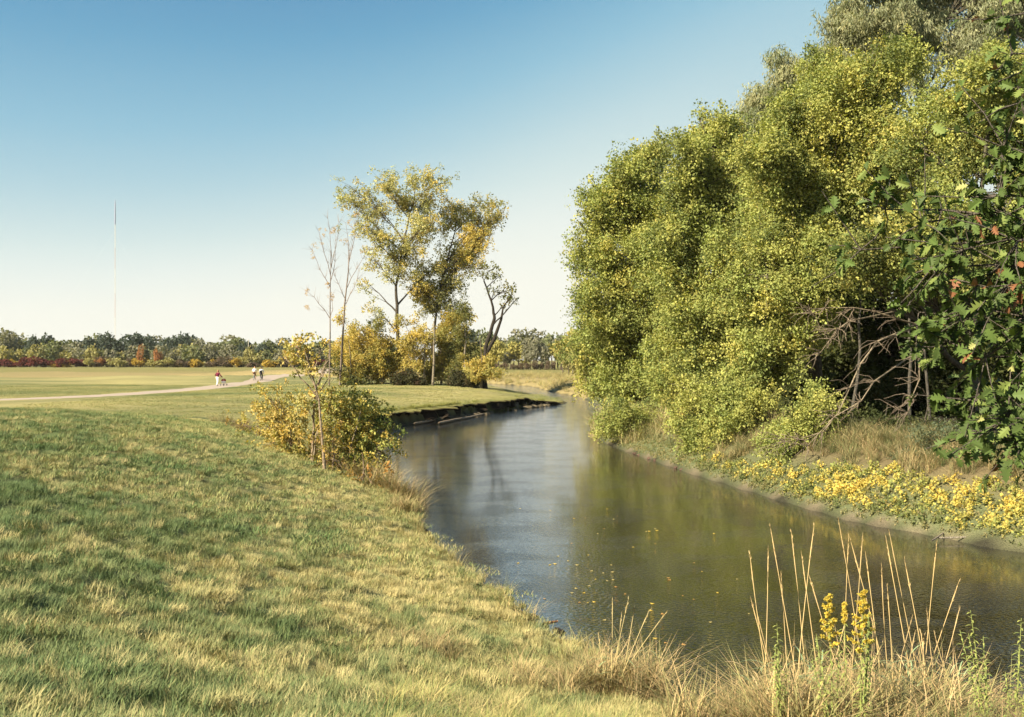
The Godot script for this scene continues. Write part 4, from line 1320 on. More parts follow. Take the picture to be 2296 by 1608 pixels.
func make_mast() -> void:
	var d := 1150.0
	var p := Vector3((258 * 0.446 - 512.0) / FOCAL * d, 0.0, -d)
	var r := thing("radio_mast", "tall thin red and white radio mast standing above the far trees", "radio mast", p)
	var total := at(258, 447, d).y
	# sections between these heights (share of the whole), banded red and white below the grey aerial
	var cuts := [0.0, 0.13, 0.27, 0.42, 0.57, 0.7, 0.845]
	var half := 0.5
	for k in cuts.size() - 1:
		var mb := MB.new()
		var lo: float = cuts[k] * total
		var hi: float = cuts[k + 1] * total
		var col := Color(0.62, 0.6, 0.56) if k % 2 == 1 else Color(0.55, 0.46, 0.44)
		for a in 3:
			var q := Vector3(cos(a * TAU / 3), 0, sin(a * TAU / 3)) * half
			var q2 := Vector3(cos((a + 1) * TAU / 3), 0, sin((a + 1) * TAU / 3)) * half
			tube(mb, [q + Vector3(0, lo, 0), q + Vector3(0, hi, 0)], [0.09, 0.09], 5, col)
			var y := lo
			while y < hi - 0.5:
				tube(mb, [q + Vector3(0, y, 0), q2 + Vector3(0, minf(y + 2.2, hi), 0)], [0.06, 0.06], 4, col)
				y += 2.2
		part("lattice_section", mb.mesh(), M.paint, r)
	var tip := MB.new()
	tube(tip, [Vector3(0, total * 0.845, 0), Vector3(0, total * 0.97, 0), Vector3(0, total, 0)], [0.75, 0.6, 0.2], 6, Color(0.25, 0.27, 0.36))
	for k in 4:
		var y := total * (0.865 + 0.035 * k)
		tube(tip, [Vector3(-1.3, y, 0), Vector3(1.3, y, 0)], [0.3, 0.3], 5, Color(0.25, 0.27, 0.36))
	part("aerial", tip.mesh(), M.paint, r)
	for k in 3:
		var a := k * TAU / 3 + 0.4
		var wires := MB.new()
		for h in [0.4, 0.8]:
			tube(wires, [Vector3(0, total * h, 0), Vector3(cos(a) * 95, 0, sin(a) * 95)], [0.03, 0.03], 3, Color(0.5, 0.5, 0.5))
		part("guy_wires", wires.mesh(), M.paint, r)


# ---------------------------------------------------------------- people
func body(bones: Array, cell: float, col: Color, blend := 0.03) -> ArrayMesh:
	# bones: [from, to, radius, radius]; their tapered capsules are joined smoothly and meshed as surface nets
	var lo := Vector3.ONE * 1e9
	var hi := -lo
	for b in bones:
		var r := Vector3.ONE * (maxf(b[2], b[3]) + cell * 2.0)
		lo = lo.min(b[0] - r).min(b[1] - r)
		hi = hi.max(b[0] + r).max(b[1] + r)
	var nx := int((hi.x - lo.x) / cell) + 2
	var ny := int((hi.y - lo.y) / cell) + 2
	var nz := int((hi.z - lo.z) / cell) + 2
	var f := PackedFloat32Array()
	f.resize(nx * ny * nz)
	f.fill(1.0)
	for b in bones:
		var a: Vector3 = b[0]
		var ab: Vector3 = b[1] - a
		var l2 := maxf(ab.length_squared(), 1e-6)
		var reach := Vector3.ONE * (maxf(b[2], b[3]) + cell * 2.0 + blend)
		var from := ((a.min(b[1]) - reach - lo) / cell).floor().max(Vector3.ZERO)
		var to := ((a.max(b[1]) + reach - lo) / cell).ceil().min(Vector3(nx - 1, ny - 1, nz - 1))
		for z in range(int(from.z), int(to.z) + 1):
			for y in range(int(from.y), int(to.y) + 1):
				for x in range(int(from.x), int(to.x) + 1):
					var q := lo + Vector3(x, y, z) * cell - a
					var t := clampf(q.dot(ab) / l2, 0.0, 1.0)
					var dist: float = (q - ab * t).length() - lerpf(b[2], b[3], t)
					var k := (z * ny + y) * nx + x
					var h := maxf(blend - absf(f[k] - dist), 0.0) / blend
					f[k] = minf(f[k], dist) - h * h * blend * 0.25
	var mb := MB.new()
	var id := {}
	var corner := [Vector3i(0, 0, 0), Vector3i(1, 0, 0), Vector3i(0, 1, 0), Vector3i(1, 1, 0), Vector3i(0, 0, 1), Vector3i(1, 0, 1), Vector3i(0, 1, 1), Vector3i(1, 1, 1)]
	var edges := [[0, 1], [2, 3], [4, 5], [6, 7], [0, 2], [1, 3], [4, 6], [5, 7], [0, 4], [1, 5], [2, 6], [3, 7]]
	for z in nz - 1:
		for y in ny - 1:
			for x in nx - 1:
				var k := (z * ny + y) * nx + x
				var inside := f[k] < 0.0
				var mixed := false
				var s := []
				for c in corner:
					var val := f[k + (c.z * ny + c.y) * nx + c.x]
					s.append(val)
					if (val < 0.0) != inside:
						mixed = true
				if not mixed:
					continue
				var sum := Vector3.ZERO
				var many := 0
				for e in edges:
					var a: float = s[e[0]]
					var b: float = s[e[1]]
					if (a < 0.0) != (b < 0.0):
						sum += Vector3(corner[e[0]]).lerp(Vector3(corner[e[1]]), a / (a - b))
						many += 1
				id[k] = mb.v.size()
				mb.v.append(lo + (Vector3(x, y, z) + sum / many) * cell)
				mb.n.append(Vector3(s[1] + s[3] + s[5] + s[7] - s[0] - s[2] - s[4] - s[6], s[2] + s[3] + s[6] + s[7] - s[0] - s[1] - s[4] - s[5], s[4] + s[5] + s[6] + s[7] - s[0] - s[1] - s[2] - s[3]).normalized())
				mb.c.append(col)
	var step := [1, nx, nx * ny]
	for k in id:
		for ax in 3:
			var u: int = step[(ax + 1) % 3]
			var w: int = step[(ax + 2) % 3]
			if k + step[ax] < f.size() and (f[k] < 0.0) != (f[k + step[ax]] < 0.0) and id.has(k - u) and id.has(k - w) and id.has(k - u - w):
				var q := [id[k], id[k - u], id[k - u - w], id[k - w]]
				if f[k] < 0.0:
					mb.i.append_array([q[0], q[2], q[1], q[0], q[3], q[2]])
				else:
					mb.i.append_array([q[0], q[1], q[2], q[0], q[2], q[3]])
	return mb.mesh()


func joined(meshes: Array) -> ArrayMesh:
	var mb := MB.new()
	for m in meshes:
		var a: Array = m.surface_get_arrays(0)
		var f := mb.v.size()
		mb.v.append_array(a[Mesh.ARRAY_VERTEX])
		mb.n.append_array(a[Mesh.ARRAY_NORMAL])
		mb.c.append_array(a[Mesh.ARRAY_COLOR])
		for k in a[Mesh.ARRAY_INDEX]:
			mb.i.append(f + k)
	return mb.mesh()


func hand_bones(wrist: Vector3, dir: Vector3, palm: Vector3, curl: float) -> Array:
	# palm, four fingers of different lengths that bend at two joints, and a thumb from the side
	var across := dir.cross(palm).normalized()
	var knuckle := wrist + dir * 0.085
	var out := [[wrist, knuckle, 0.026, 0.03], [wrist + across * 0.015, knuckle + across * 0.028, 0.02, 0.016], [wrist - across * 0.015, knuckle - across * 0.028, 0.02, 0.016]]
	for k in 4:
		var p := knuckle + across * (0.03 - 0.02 * k)
		var l: float = [0.04, 0.046, 0.043, 0.034][k]
		var d1 := dir.slerp(palm, curl * 0.45)
		var d2 := dir.slerp(palm, minf(curl * 1.1, 0.98))
		out.append([p, p + d1 * l, 0.0095, 0.009])
		out.append([p + d1 * l, p + d1 * l + d2 * l * 0.9, 0.009, 0.0075])
	var t := wrist + across * 0.028 + dir * 0.02
	out.append([t, t + (dir * 0.6 + across * 0.6 + palm * 0.4).normalized() * 0.045, 0.012, 0.01])
	out.append([t + (dir * 0.6 + across * 0.6 + palm * 0.4).normalized() * 0.045, t + (dir * 0.8 + across * 0.55 + palm * 0.9).normalized() * 0.08, 0.01, 0.008])
	return out


# j: joints of one figure. Limbs come as [hip or shoulder, knee or elbow, ankle or wrist, toe or hand direction]
func person(called_label: String, place: Vector3, turn: float, j: Dictionary) -> Node3D:
	var root := thing("person", called_label, "person", place)
	root.rotation.y = turn
	var skin: Color = j.skin
	var head: Vector3 = j.head
	var bones := [[j.pelvis, j.chest, 0.125, 0.14], [j.chest, j.neck, 0.13, 0.06], [j.neck, head - (head - j.neck).normalized() * 0.06, 0.055, 0.055]]
	var hands := []
	for a in j.arms:
		bones.append_array([[j.chest + Vector3(0, 0.1, 0), a[0], 0.07, 0.058], [a[0], a[1], 0.05, 0.04], [a[1], a[2], 0.04, 0.028]])
		hands.append(body(hand_bones(a[2], (a[2] - a[1]).normalized(), Vector3(0, -1, 0) if absf((a[2] - a[1]).normalized().y) < 0.8 else Vector3(0, 0, -1), 0.6), 0.006, skin, 0.008))
	for l in j.legs:
		bones.append_array([[j.pelvis, l[0], 0.11, 0.095], [l[0], l[1], 0.088, 0.058], [l[1], l[2], 0.056, 0.038], [l[2], l[3], 0.04, 0.03]])
	var f: Vector3 = j.face
	var side := f.cross(Vector3.UP).normalized()
	var face := [[head + Vector3(0, 0.03, 0) - f * 0.015, head + f * 0.01 + Vector3(0, 0.02, 0), 0.095, 0.092], [head + f * 0.03 - Vector3(0, 0.06, 0), head + f * 0.045 - Vector3(0, 0.08, 0), 0.062, 0.045], [head + f * 0.095 + Vector3(0, 0.015, 0), head + f * 0.115 - Vector3(0, 0.015, 0), 0.012, 0.017], [head + side * 0.095, head + side * 0.1 - Vector3(0, 0.03, 0), 0.016, 0.012], [head - side * 0.095, head - side * 0.1 - Vector3(0, 0.03, 0), 0.016, 0.012], [head + f * 0.085 - Vector3(0.02, 0.06, 0), head + f * 0.085 - Vector3(-0.02, 0.06, 0), 0.012, 0.012]]
	part("body", joined([body(bones, 0.03, skin)] + [body(face, 0.014, skin, 0.02)] + hands), M.cloth, root)
	part("hair", body([[head + Vector3(0, 0.055, 0) - f * 0.03, head + Vector3(0, 0.06, 0), 0.1, 0.095], [head - f * 0.06, head - f * 0.05 - Vector3(0, 0.06, 0), 0.07, 0.05]], 0.025, j.hair), M.cloth, root)
	var top := [[j.pelvis + Vector3(0, 0.03, 0), j.chest, 0.145, 0.165], [j.chest, j.neck - Vector3(0, 0.04, 0), 0.15, 0.08]]
	for a in j.arms:
		top.append_array([[j.chest + Vector3(0, 0.1, 0), a[0], 0.085, 0.075], [a[0], a[1], 0.068, 0.058]])
		if j.sleeves:
			top.append([a[1], a[2] - (a[2] - a[1]) * 0.08, 0.058, 0.048])
	part("jacket" if j.sleeves else "shirt", body(top, 0.03, j.top), M.cloth, root)
	var low := [[j.pelvis - Vector3(0, 0.02, 0), j.pelvis + Vector3(0, 0.06, 0), 0.15, 0.142]]
	for l in j.legs:
		low.append_array([[j.pelvis, l[0], 0.13, 0.115], [l[0], l[1], 0.108, 0.08]])
		if j.long:
			low.append([l[1], l[2] + (l[1] - l[2]) * 0.1, 0.078, 0.064])
	part("trousers" if j.long else "shorts", body(low, 0.03, j.low), M.cloth, root)
	for l in j.legs:
		part("shoe", body([[l[2] - Vector3(0, 0.03, 0), l[3], 0.048, 0.042]], 0.02, j.shoes, 0.02), M.cloth, root)
	return root


func bicycle(label: String, place: Vector3, turn: float, frame: Color) -> Node3D:
	var r := thing("bicycle", label, "bicycle", place)
	r.rotation.y = turn
	for z in [-0.52, 0.52]:
		var w := Node3D.new()
		w.name = "wheel" if z < 0 else "wheel_001"
		r.add_child(w)
		w.position = Vector3(0, 0.34, z)
		var tyre := TorusMesh.new()
		tyre.inner_radius = 0.305
		tyre.outer_radius = 0.34
		tyre.rings = 28
		tyre.ring_segments = 6
		var t := part("tyre", tyre, M.tyre, w)
		t.rotation.z = PI / 2
		var sp := MB.new()
		for k in 14:
			var a := k * TAU / 14
			tube(sp, [Vector3(0.02 * (k % 2 * 2 - 1), 0, 0), Vector3(0, cos(a), sin(a)) * 0.31], [0.0025, 0.0025], 3, Color(0.5, 0.5, 0.5))
		tube(sp, [Vector3(-0.05, 0, 0), Vector3(0.05, 0, 0)], [0.02, 0.02], 6, Color(0.4, 0.4, 0.4))
		part("spokes", sp.mesh(), M.paint, w)
	var fr := MB.new()
	var bb := Vector3(0, 0.3, 0.08)
	var seat := Vector3(0, 0.82, 0.24)
	var headt := Vector3(0, 0.84, -0.34)
	var rear := Vector3(0, 0.34, 0.52)
	var front := Vector3(0, 0.34, -0.52)
	for e in [[bb, seat], [seat, headt], [bb, headt + Vector3(0, -0.08, -0.01)], [bb, rear], [seat, rear], [headt + Vector3(0, 0.1, 0.03), front]]:
		tube(fr, [e[0], e[1]], [0.018, 0.018], 6, frame)
	part("frame", fr.mesh(), M.paint, r)
	var hb := MB.new()
	tube(hb, [Vector3(-0.26, 0.98, -0.22), Vector3(-0.18, 0.99, -0.34), Vector3(0.18, 0.99, -0.34), Vector3(0.26, 0.98, -0.22)], [0.016, 0.014, 0.014, 0.016], 6, Color(0.1, 0.1, 0.1))
	tube(hb, [headt, Vector3(0, 0.99, -0.34)], [0.014, 0.014], 6, Color(0.1, 0.1, 0.1))
	part("handlebar", hb.mesh(), M.paint, r)
	var sd := MB.new()
	tube(sd, [Vector3(0, 0.9, 0.12), Vector3(0, 0.92, 0.25), Vector3(0, 0.93, 0.36)], [0.025, 0.05, 0.07], 8, Color(0.05, 0.05, 0.05))
	tube(sd, [seat, Vector3(0, 0.9, 0.26)], [0.014, 0.014], 6, Color(0.3, 0.3, 0.3))
	part("saddle", sd.mesh(), M.paint, r)
	var pd := MB.new()
	tube(pd, [Vector3(-0.09, 0.3, 0.08), Vector3(0.09, 0.3, 0.08)], [0.015, 0.015], 6, Color(0.3, 0.3, 0.3))
	for s in [-1, 1]:
		tube(pd, [Vector3(0.09 * s, 0.3, 0.08), Vector3(0.1 * s, 0.3 - 0.17 * s, 0.08)], [0.012, 0.012], 5, Color(0.3, 0.3, 0.3))
		tube(pd, [Vector3(0.1 * s, 0.3 - 0.17 * s, 0.08), Vector3(0.18 * s, 0.3 - 0.17 * s, 0.08)], [0.025, 0.025], 6, Color(0.08, 0.08, 0.08))
	part("pedals", pd.mesh(), M.paint, r)
	return r


func make_people() -> void:
	var rubber := StandardMaterial3D.new()
	rubber.resource_name = "rubber"
	rubber.albedo_color = Color(0.05, 0.05, 0.05).linear_to_srgb()
	rubber.roughness = 0.9
	M.tyre = rubber
	var skin := Color(0.45, 0.27, 0.19)
	# a walker in a dark red jacket, elbows out, pushing a small cart along the path
	var p := ground(-33.3, 112.5) + Vector3(0, 0.06, 0)
	person("person in dark red jacket and white trousers walking on the path", p, -0.5, {"skin": skin, "hair": Color(0.3, 0.16, 0.08), "top": Color(0.13, 0.022, 0.04), "low": Color(0.78, 0.76, 0.7), "shoes": Color(0.3, 0.3, 0.3), "sleeves": true, "long": true,
		"pelvis": Vector3(0, 0.95, 0), "chest": Vector3(0, 1.3, -0.06), "neck": Vector3(0, 1.5, -0.09), "head": Vector3(0, 1.64, -0.12), "face": Vector3(0, -0.1, -1).normalized(),
		"arms": [[Vector3(-0.19, 1.42, -0.06), Vector3(-0.42, 1.2, -0.08), Vector3(-0.22, 1.05, -0.34)], [Vector3(0.19, 1.42, -0.06), Vector3(0.36, 1.16, -0.14), Vector3(0.28, 1.0, -0.38)]],
		"legs": [[Vector3(-0.1, 0.9, 0), Vector3(-0.11, 0.5, -0.12), Vector3(-0.11, 0.09, -0.02), Vector3(-0.12, 0.045, -0.17)], [Vector3(0.1, 0.9, 0), Vector3(0.1, 0.48, 0.02), Vector3(0.1, 0.1, 0.22), Vector3(0.11, 0.045, 0.08)]]})
	var cart := thing("pushchair", "small white and dark red pushchair in front of the walking person", "pushchair", ground(-32.75, 113.0) + Vector3(0, 0.06, 0))
	cart.rotation.y = -0.5
	var tub := MB.new()
	lathe(tub, [Vector2(0.06, 0.26), Vector2(0.19, 0.3), Vector2(0.25, 0.42), Vector2(0.26, 0.52)], 14, Color(0.8, 0.78, 0.75))
	part("seat", tub.mesh(), M.cloth, cart)
	var hood := MB.new()
	lathe(hood, [Vector2(0.27, 0.52), Vector2(0.25, 0.66), Vector2(0.16, 0.76), Vector2(0.03, 0.79)], 14, Color(0.25, 0.05, 0.045), Vector3(0, 0, -0.02))
	part("hood", hood.mesh(), M.cloth, cart)
	var hd := MB.new()
	for s in [-1, 1]:
		tube(hd, [Vector3(0.18 * s, 0.3, -0.1), Vector3(0.2 * s, 0.6, 0.2), Vector3(0.2 * s, 1.0, 0.38)], [0.014, 0.014, 0.014], 6, Color(0.4, 0.4, 0.4))
		tube(hd, [Vector3(0.18 * s, 0.42, 0.1), Vector3(0.2 * s, 0.11, -0.25)], [0.012, 0.012], 6, Color(0.4, 0.4, 0.4))
		tube(hd, [Vector3(0.18 * s, 0.42, -0.1), Vector3(0.2 * s, 0.11, 0.25)], [0.012, 0.012], 6, Color(0.4, 0.4, 0.4))
	tube(hd, [Vector3(-0.2, 1.0, 0.38), Vector3(0.2, 1.0, 0.38)], [0.017, 0.017], 6, Color(0.1, 0.1, 0.1))
	part("frame", hd.mesh(), M.paint, cart)
	for s in [-1, 1]:
		for z in [-0.25, 0.25]:
			var w := TorusMesh.new()
			w.inner_radius = 0.06
			w.outer_radius = 0.11
			var o := part("wheel", w, M.tyre, cart)
			o.position = Vector3(0.22 * s, 0.11, z)
			o.rotation.z = PI / 2
	# two riders going away
	var rides := [[-34.55, 133.5, "person in a white shirt riding the left one of the two bicycles", "bicycle under the white-shirted rider on the path", Color(0.82, 0.8, 0.74), Color(0.17, 0.085, 0.06), Color(0.55, 0.3, 0.2), Color(0.1, 0.2, 0.2), false],
		[-33.25, 132.0, "person in a grey-white and black top riding the right one of the two bicycles", "bicycle under the rider in the grey and black top", Color(0.55, 0.56, 0.58), Color(0.05, 0.05, 0.06), Color(0.08, 0.05, 0.04), Color(0.06, 0.06, 0.07), true]]
	for k in 2:
		var q: Array = rides[k]
		var g := ground(q[0], q[1]) + Vector3(0, 0.06, 0)
		bicycle(q[3], g, 0.05, q[7])
		var rider := person(q[2], g, 0.05, {"skin": skin, "hair": q[6], "top": q[4], "low": q[5], "shoes": Color(0.5, 0.5, 0.5), "sleeves": k == 1, "long": q[8],
			"pelvis": Vector3(0, 1.02, 0.24), "chest": Vector3(0, 1.36, 0.02), "neck": Vector3(0, 1.53, -0.1), "head": Vector3(0, 1.66, -0.16), "face": Vector3(0, -0.05, -1).normalized(),
			"arms": [[Vector3(-0.19, 1.44, -0.03), Vector3(-0.3, 1.2, -0.1), Vector3(-0.26, 1.01, -0.24)], [Vector3(0.19, 1.44, -0.03), Vector3(0.3, 1.2, -0.1), Vector3(0.26, 1.01, -0.24)]],
			"legs": [[Vector3(-0.1, 1.0, 0.2), Vector3(-0.13, 0.83, -0.2), Vector3(-0.13, 0.55, 0.08), Vector3(-0.13, 0.51, -0.08)], [Vector3(0.1, 1.0, 0.2), Vector3(0.13, 0.6, -0.06), Vector3(0.13, 0.22, 0.12), Vector3(0.13, 0.17, -0.04)]]})
		if k == 1:
			var bag := MB.new()
			lathe(bag, [Vector2(0.06, 0.0), Vector2(0.14, 0.05), Vector2(0.15, 0.28), Vector2(0.06, 0.36)], 10, Color(0.03, 0.03, 0.035))
			var b := part("backpack", bag.mesh(), M.cloth, rider)
			b.position = Vector3(0, 1.05, 0.26)
			b.rotation.x = 0.5


# ---------------------------------------------------------------- reeds and goldenrod in the foreground
func stalk(from: Vector3, to: Vector3, mid: Vector3, root: Node3D, col: Color) -> void:
	var mb := MB.new()
	var pts := []
	var rs := []
	for k in 9:
		var t := k / 8.0
		pts.append(from.lerp(mid, t).lerp(mid.lerp(to, t), t))
		rs.append(lerpf(0.0062, 0.0028, t) if t < 0.8 else (0.0062 if k < 8 else 0.001))
	tube(mb, pts, rs, 5, col)
	# a seed head of short scales and one dead leaf
	for k in 16:
		var t := rng.randf_range(0.82, 0.99)
		var q: Vector3 = from.lerp(mid, t).lerp(mid.lerp(to, t), t)
		leaf(mb, q, ((to - mid).normalized() + rv() * 0.35) * 0.045, rv() * 0.004, col * rng.randf_range(0.8, 1.2))
		mb.n.append_array([Vector3.UP, Vector3.UP, Vector3.UP, Vector3.UP])
	for k in 2:
		var t := rng.randf_range(0.3, 0.75)
		var q: Vector3 = from.lerp(mid, t).lerp(mid.lerp(to, t), t)
		var f := mb.v.size()
		reed_leaf(mb, q, Vector3(rng.randf_range(-1, 1), 0.35, rng.randf_range(-0.6, 0.6)).normalized(), rng.randf_range(0.06, 0.22), 0.004, col * 0.9)
		for j in mb.v.size() - f:
			mb.n.append(Vector3.UP)
	part("stalk", mb.mesh(), M.cloth, root)


func reed_leaf(mb: MB, p: Vector3, dir: Vector3, length: float, w: float, col: Color) -> void:
	var f := mb.v.size()
	var side := dir.cross(Vector3.UP).normalized() * w
	for k in 6:
		var t := k / 5.0
		var q := p + dir * length * t + Vector3(0, -length * 0.55 * t * t, 0)
		var s := side * (1.0 - t) * (0.6 + 1.6 * t)
		mb.v.append_array([q - s, q + s])
		mb.c.append_array([col, col])
		if k > 0:
			var z := f + k * 2
			mb.i.append_array([z, z - 2, z - 1, z, z - 1, z + 1])


func make_reeds() -> void:
	var d := 10.4
	# [tip x, tip y, foot x, foot y] on the enlarged picture of the clump
	var big := [[540, 385, 655, 1180], [660, 355, 640, 1000], [670, 215, 805, 1000], [805, 250, 880, 1050], [955, 210, 870, 1040], [870, 390, 960, 1060], [545, 680, 650, 1080], [1105, 170, 1215, 900], [1175, 280, 1155, 900], [1180, 300, 1330, 900], [1265, 270, 1210, 900], [1280, 390, 1345, 950], [1430, 250, 1600, 1100], [1410, 290, 1520, 900], [1530, 440, 1640, 1050], [1740, 320, 1680, 1000], [1885, 570, 1720, 1050], [1420, 600, 1440, 1000], [920, 540, 1030, 900], [1385, 480, 1415, 900], [740, 520, 760, 900]]
	var root := thing("reed_clump", "tall clump of dry tan reeds at the water's edge, right of the river's foreground", "reeds", ground(3.25, d))
	for s in big:
		var dd := d + rng.randf_range(-0.35, 0.35)
		var tip := at(1491 + s[0] * 0.3507, 1098.6 + s[1] * 0.3507, dd)
		var ft := at(1491 + s[2] * 0.3507, 1098.6 + s[3] * 0.3507, dd)
		ft = ft + (ft - tip).normalized() * maxf(0.0, ft.y - land(ft.x, dd)) * 1.05
		stalk(ft - root.position, tip - root.position, tip.lerp(ft, 0.5) + Vector3(rng.randf_range(-0.04, 0.04), 0, 0) - root.position, root, Color(0.52, 0.38, 0.18) * rng.randf_range(0.8, 1.15))
	for k in 16:
		var ft := ground(rng.randf_range(2.5, 4.7), d + rng.randf_range(-0.5, 0.6))
		var tip := ft + Vector3(rng.randf_range(-0.45, 0.45), rng.randf_range(0.5, 1.3), rng.randf_range(-0.2, 0.2))
		stalk(ft - root.position, tip - root.position, ft.lerp(tip, 0.5) + Vector3(rng.randf_range(-0.08, 0.08), 0.05, 0) - root.position, root, Color(0.5, 0.37, 0.19) * rng.randf_range(0.7, 1.1))
	var green := MB.new()
	for k in 170:
		var x := rng.randf_range(2.4, 4.6)
		var p := ground(x, d + rng.randf_range(-0.5, 0.4)) + Vector3(0, rng.randf_range(0.2, 0.75), 0)
		var a := rng.randf() * TAU
		reed_leaf(green, p - root.position, Vector3(cos(a), rng.randf_range(0.2, 1.0), sin(a) * 0.6).normalized(), rng.randf_range(0.2, 0.5), 0.009, Color(0.22, 0.3, 0.16) if rng.randf() < 0.6 else Color(0.5, 0.37, 0.2))
	part("leaf_blades", green.mesh(), M.grass, root).set_meta("kind", "stuff")
	d = 12.0
	root = thing("reed_clump", "small clump of dry reeds on the near bank, left of the goldenrod", "reeds", ground(1.45, d))
	for s in [[1775, 440, 1770, 780], [1870, 440, 1790, 790], [1905, 490, 1850, 800], [2000, 500, 1880, 800], [2100, 515, 1900, 800], [1690, 640, 1720, 820], [1830, 520, 1800, 790], [1650, 680, 1700, 830]]:
		var dd := d + rng.randf_range(-0.25, 0.25)
		var tip := at(706 + s[0] * 0.376, 1177 + s[1] * 0.376, dd)
		var ft := at(706 + s[2] * 0.376, 1177 + s[3] * 0.376, dd)
		ft = ft + (ft - tip).normalized() * maxf(0.0, ft.y - land(ft.x, dd)) * 1.05
		stalk(ft - root.position, tip - root.position, tip.lerp(ft, 0.5) + Vector3(rng.randf_range(-0.04, 0.02), 0, 0) - root.position, root, Color(0.48, 0.38, 0.18) * rng.randf_range(0.8, 1.15))
	green = MB.new()
	for k in 26:
		var p := ground(rng.randf_range(1.0, 1.8), d + rng.randf_range(-0.4, 0.4)) + Vector3(0, rng.randf_range(0.2, 0.5), 0)
		var a := rng.randf() * TAU
		reed_leaf(green, p - root.position, Vector3(cos(a), rng.randf_range(0.3, 1.0), sin(a) * 0.6).normalized(), rng.randf_range(0.15, 0.35), 0.007, Color(0.24, 0.3, 0.15))
	part("leaf_blades", green.mesh(), M.grass, root).set_meta("kind", "stuff")
	# goldenrod: [top px, top py, bend, distance, flowering, label]
	for g in [[1857, 1340, 1868, 9.2, 1.0, "left one of the two tall flowering goldenrods"], [1935, 1330, 1925, 9.1, 1.3, "right, fuller one of the two tall flowering goldenrods"], [1893, 1357, 1895, 9.9, 0.35, "small goldenrod flower between the two tall ones"], [1742, 1398, 1752, 9.5, 0.0, "green plant without flowers left of the goldenrods"], [2176, 1368, 2212, 9.0, 0.0, "leafy green plant with a nodding tip right of the reeds"], [2290, 1386, 2270, 8.7, 0.0, "leafy green plant in the lower right corner"]]:
		var dd: float = g[3]
		var tip := at(g[0], g[1], dd)
		var ft := ground((g[2] * 0.446 - 512.0) / FOCAL * dd, dd)
		var r := thing("goldenrod" if g[4] > 0 else "leafy_weed", g[5], "plant", ft)
		var axis := tip - ft
		var stems := [axis]
		if g[4] != 0.35:
			for k in 4:
				stems.append(Vector3(axis.x + rng.randf_range(-0.16, 0.16), axis.y * rng.randf_range(0.6, 0.92), axis.z + rng.randf_range(-0.1, 0.15)))
		for st in stems:
			var stem := MB.new()
			tube(stem, [Vector3(0, -0.05, 0), st * 0.5 + Vector3(0.01, 0, 0), st], [0.006, 0.005, 0.003], 5, Color(0.24, 0.27, 0.09))
			part("stem", stem.mesh(), M.grass, r)
			if st == axis:
				continue
			var side := MB.new()
			for k in 30:
				var t := lerpf(0.25, 1.0, k / 30.0)
				var a := k * 2.4
				reed_leaf(side, st * t, Vector3(cos(a), 0.5, sin(a)).normalized(), lerpf(0.14, 0.06, t), 0.011, Color(0.2, 0.26, 0.075).lerp(Color(0.36, 0.38, 0.11), rng.randf()))
			part("side_leaves", side.mesh(), M.grass, r).set_meta("kind", "stuff")
		for k in 34 if g[4] > 0 else 44:
			var t := lerpf(0.2, 0.9 if g[4] > 0 else 1.0, k / 34.0 if g[4] > 0 else k / 44.0)
			var a := k * 2.4
			var dir := Vector3(cos(a), 0.45 - 0.5 * (1 - t), sin(a)).normalized()
			var mb := MB.new()
			reed_leaf(mb, Vector3.ZERO, dir, lerpf(0.15, 0.06, t), 0.011, Color(0.19, 0.23, 0.06).lerp(Color(0.32, 0.33, 0.09), rng.randf()))
			part("leaf", mb.mesh(), M.grass, r).position = axis * t
		if g[4] > 0:
			for k in int(13 * g[4]) + 4:
				var a := k * 2.4 + 0.5
				var t := 1.0 - 0.02 * k
				var out := Vector3(cos(a), 0.5, sin(a)) * (0.022 + 0.0055 * k) * minf(g[4], 1.1)
				var mb := MB.new()
				tube(mb, [Vector3.ZERO, out * 0.6 + Vector3(0, 0.01, 0), out], [0.002, 0.002, 0.001], 3, Color(0.25, 0.25, 0.06))
				mb.n.clear()
				for q in 60:
					var s := rng.randf_range(0.2, 1.05)
					leaf(mb, out * s + rv() * 0.011 + Vector3(0, 0.008, 0), rv() * 0.022, rv() * 0.009, Color(0.72, 0.52, 0.08).lerp(Color(0.5, 0.42, 0.09), rng.randf()))
				part("flower_plume", mb.mesh(), M.leaf, r).position = axis * t


# ---------------------------------------------------------------- stones, sticks, fallen leaves
func stone_mesh(squash: float, seed_: int) -> ArrayMesh:
	var s := SphereMesh.new()
	s.radial_segments = 14
	s.rings = 8
	var a := s.get_mesh_arrays()
	var mb := MB.new()
	var f := FastNoiseLite.new()
	f.seed = seed_
	f.frequency = 1.1
	for v in a[Mesh.ARRAY_VERTEX]:
		var k: float = 1.0 + 0.55 * f.get_noise_3dv(v * 2.0)
		mb.v.append(Vector3(v.x, v.y * squash, v.z) * 2.0 * k)
		var t: float = 0.85 + 0.4 * f.get_noise_3dv(v * 9.0)
		mb.c.append(Color(t, t, t))
	mb.i.append_array(a[Mesh.ARRAY_INDEX])
	return mb.mesh()


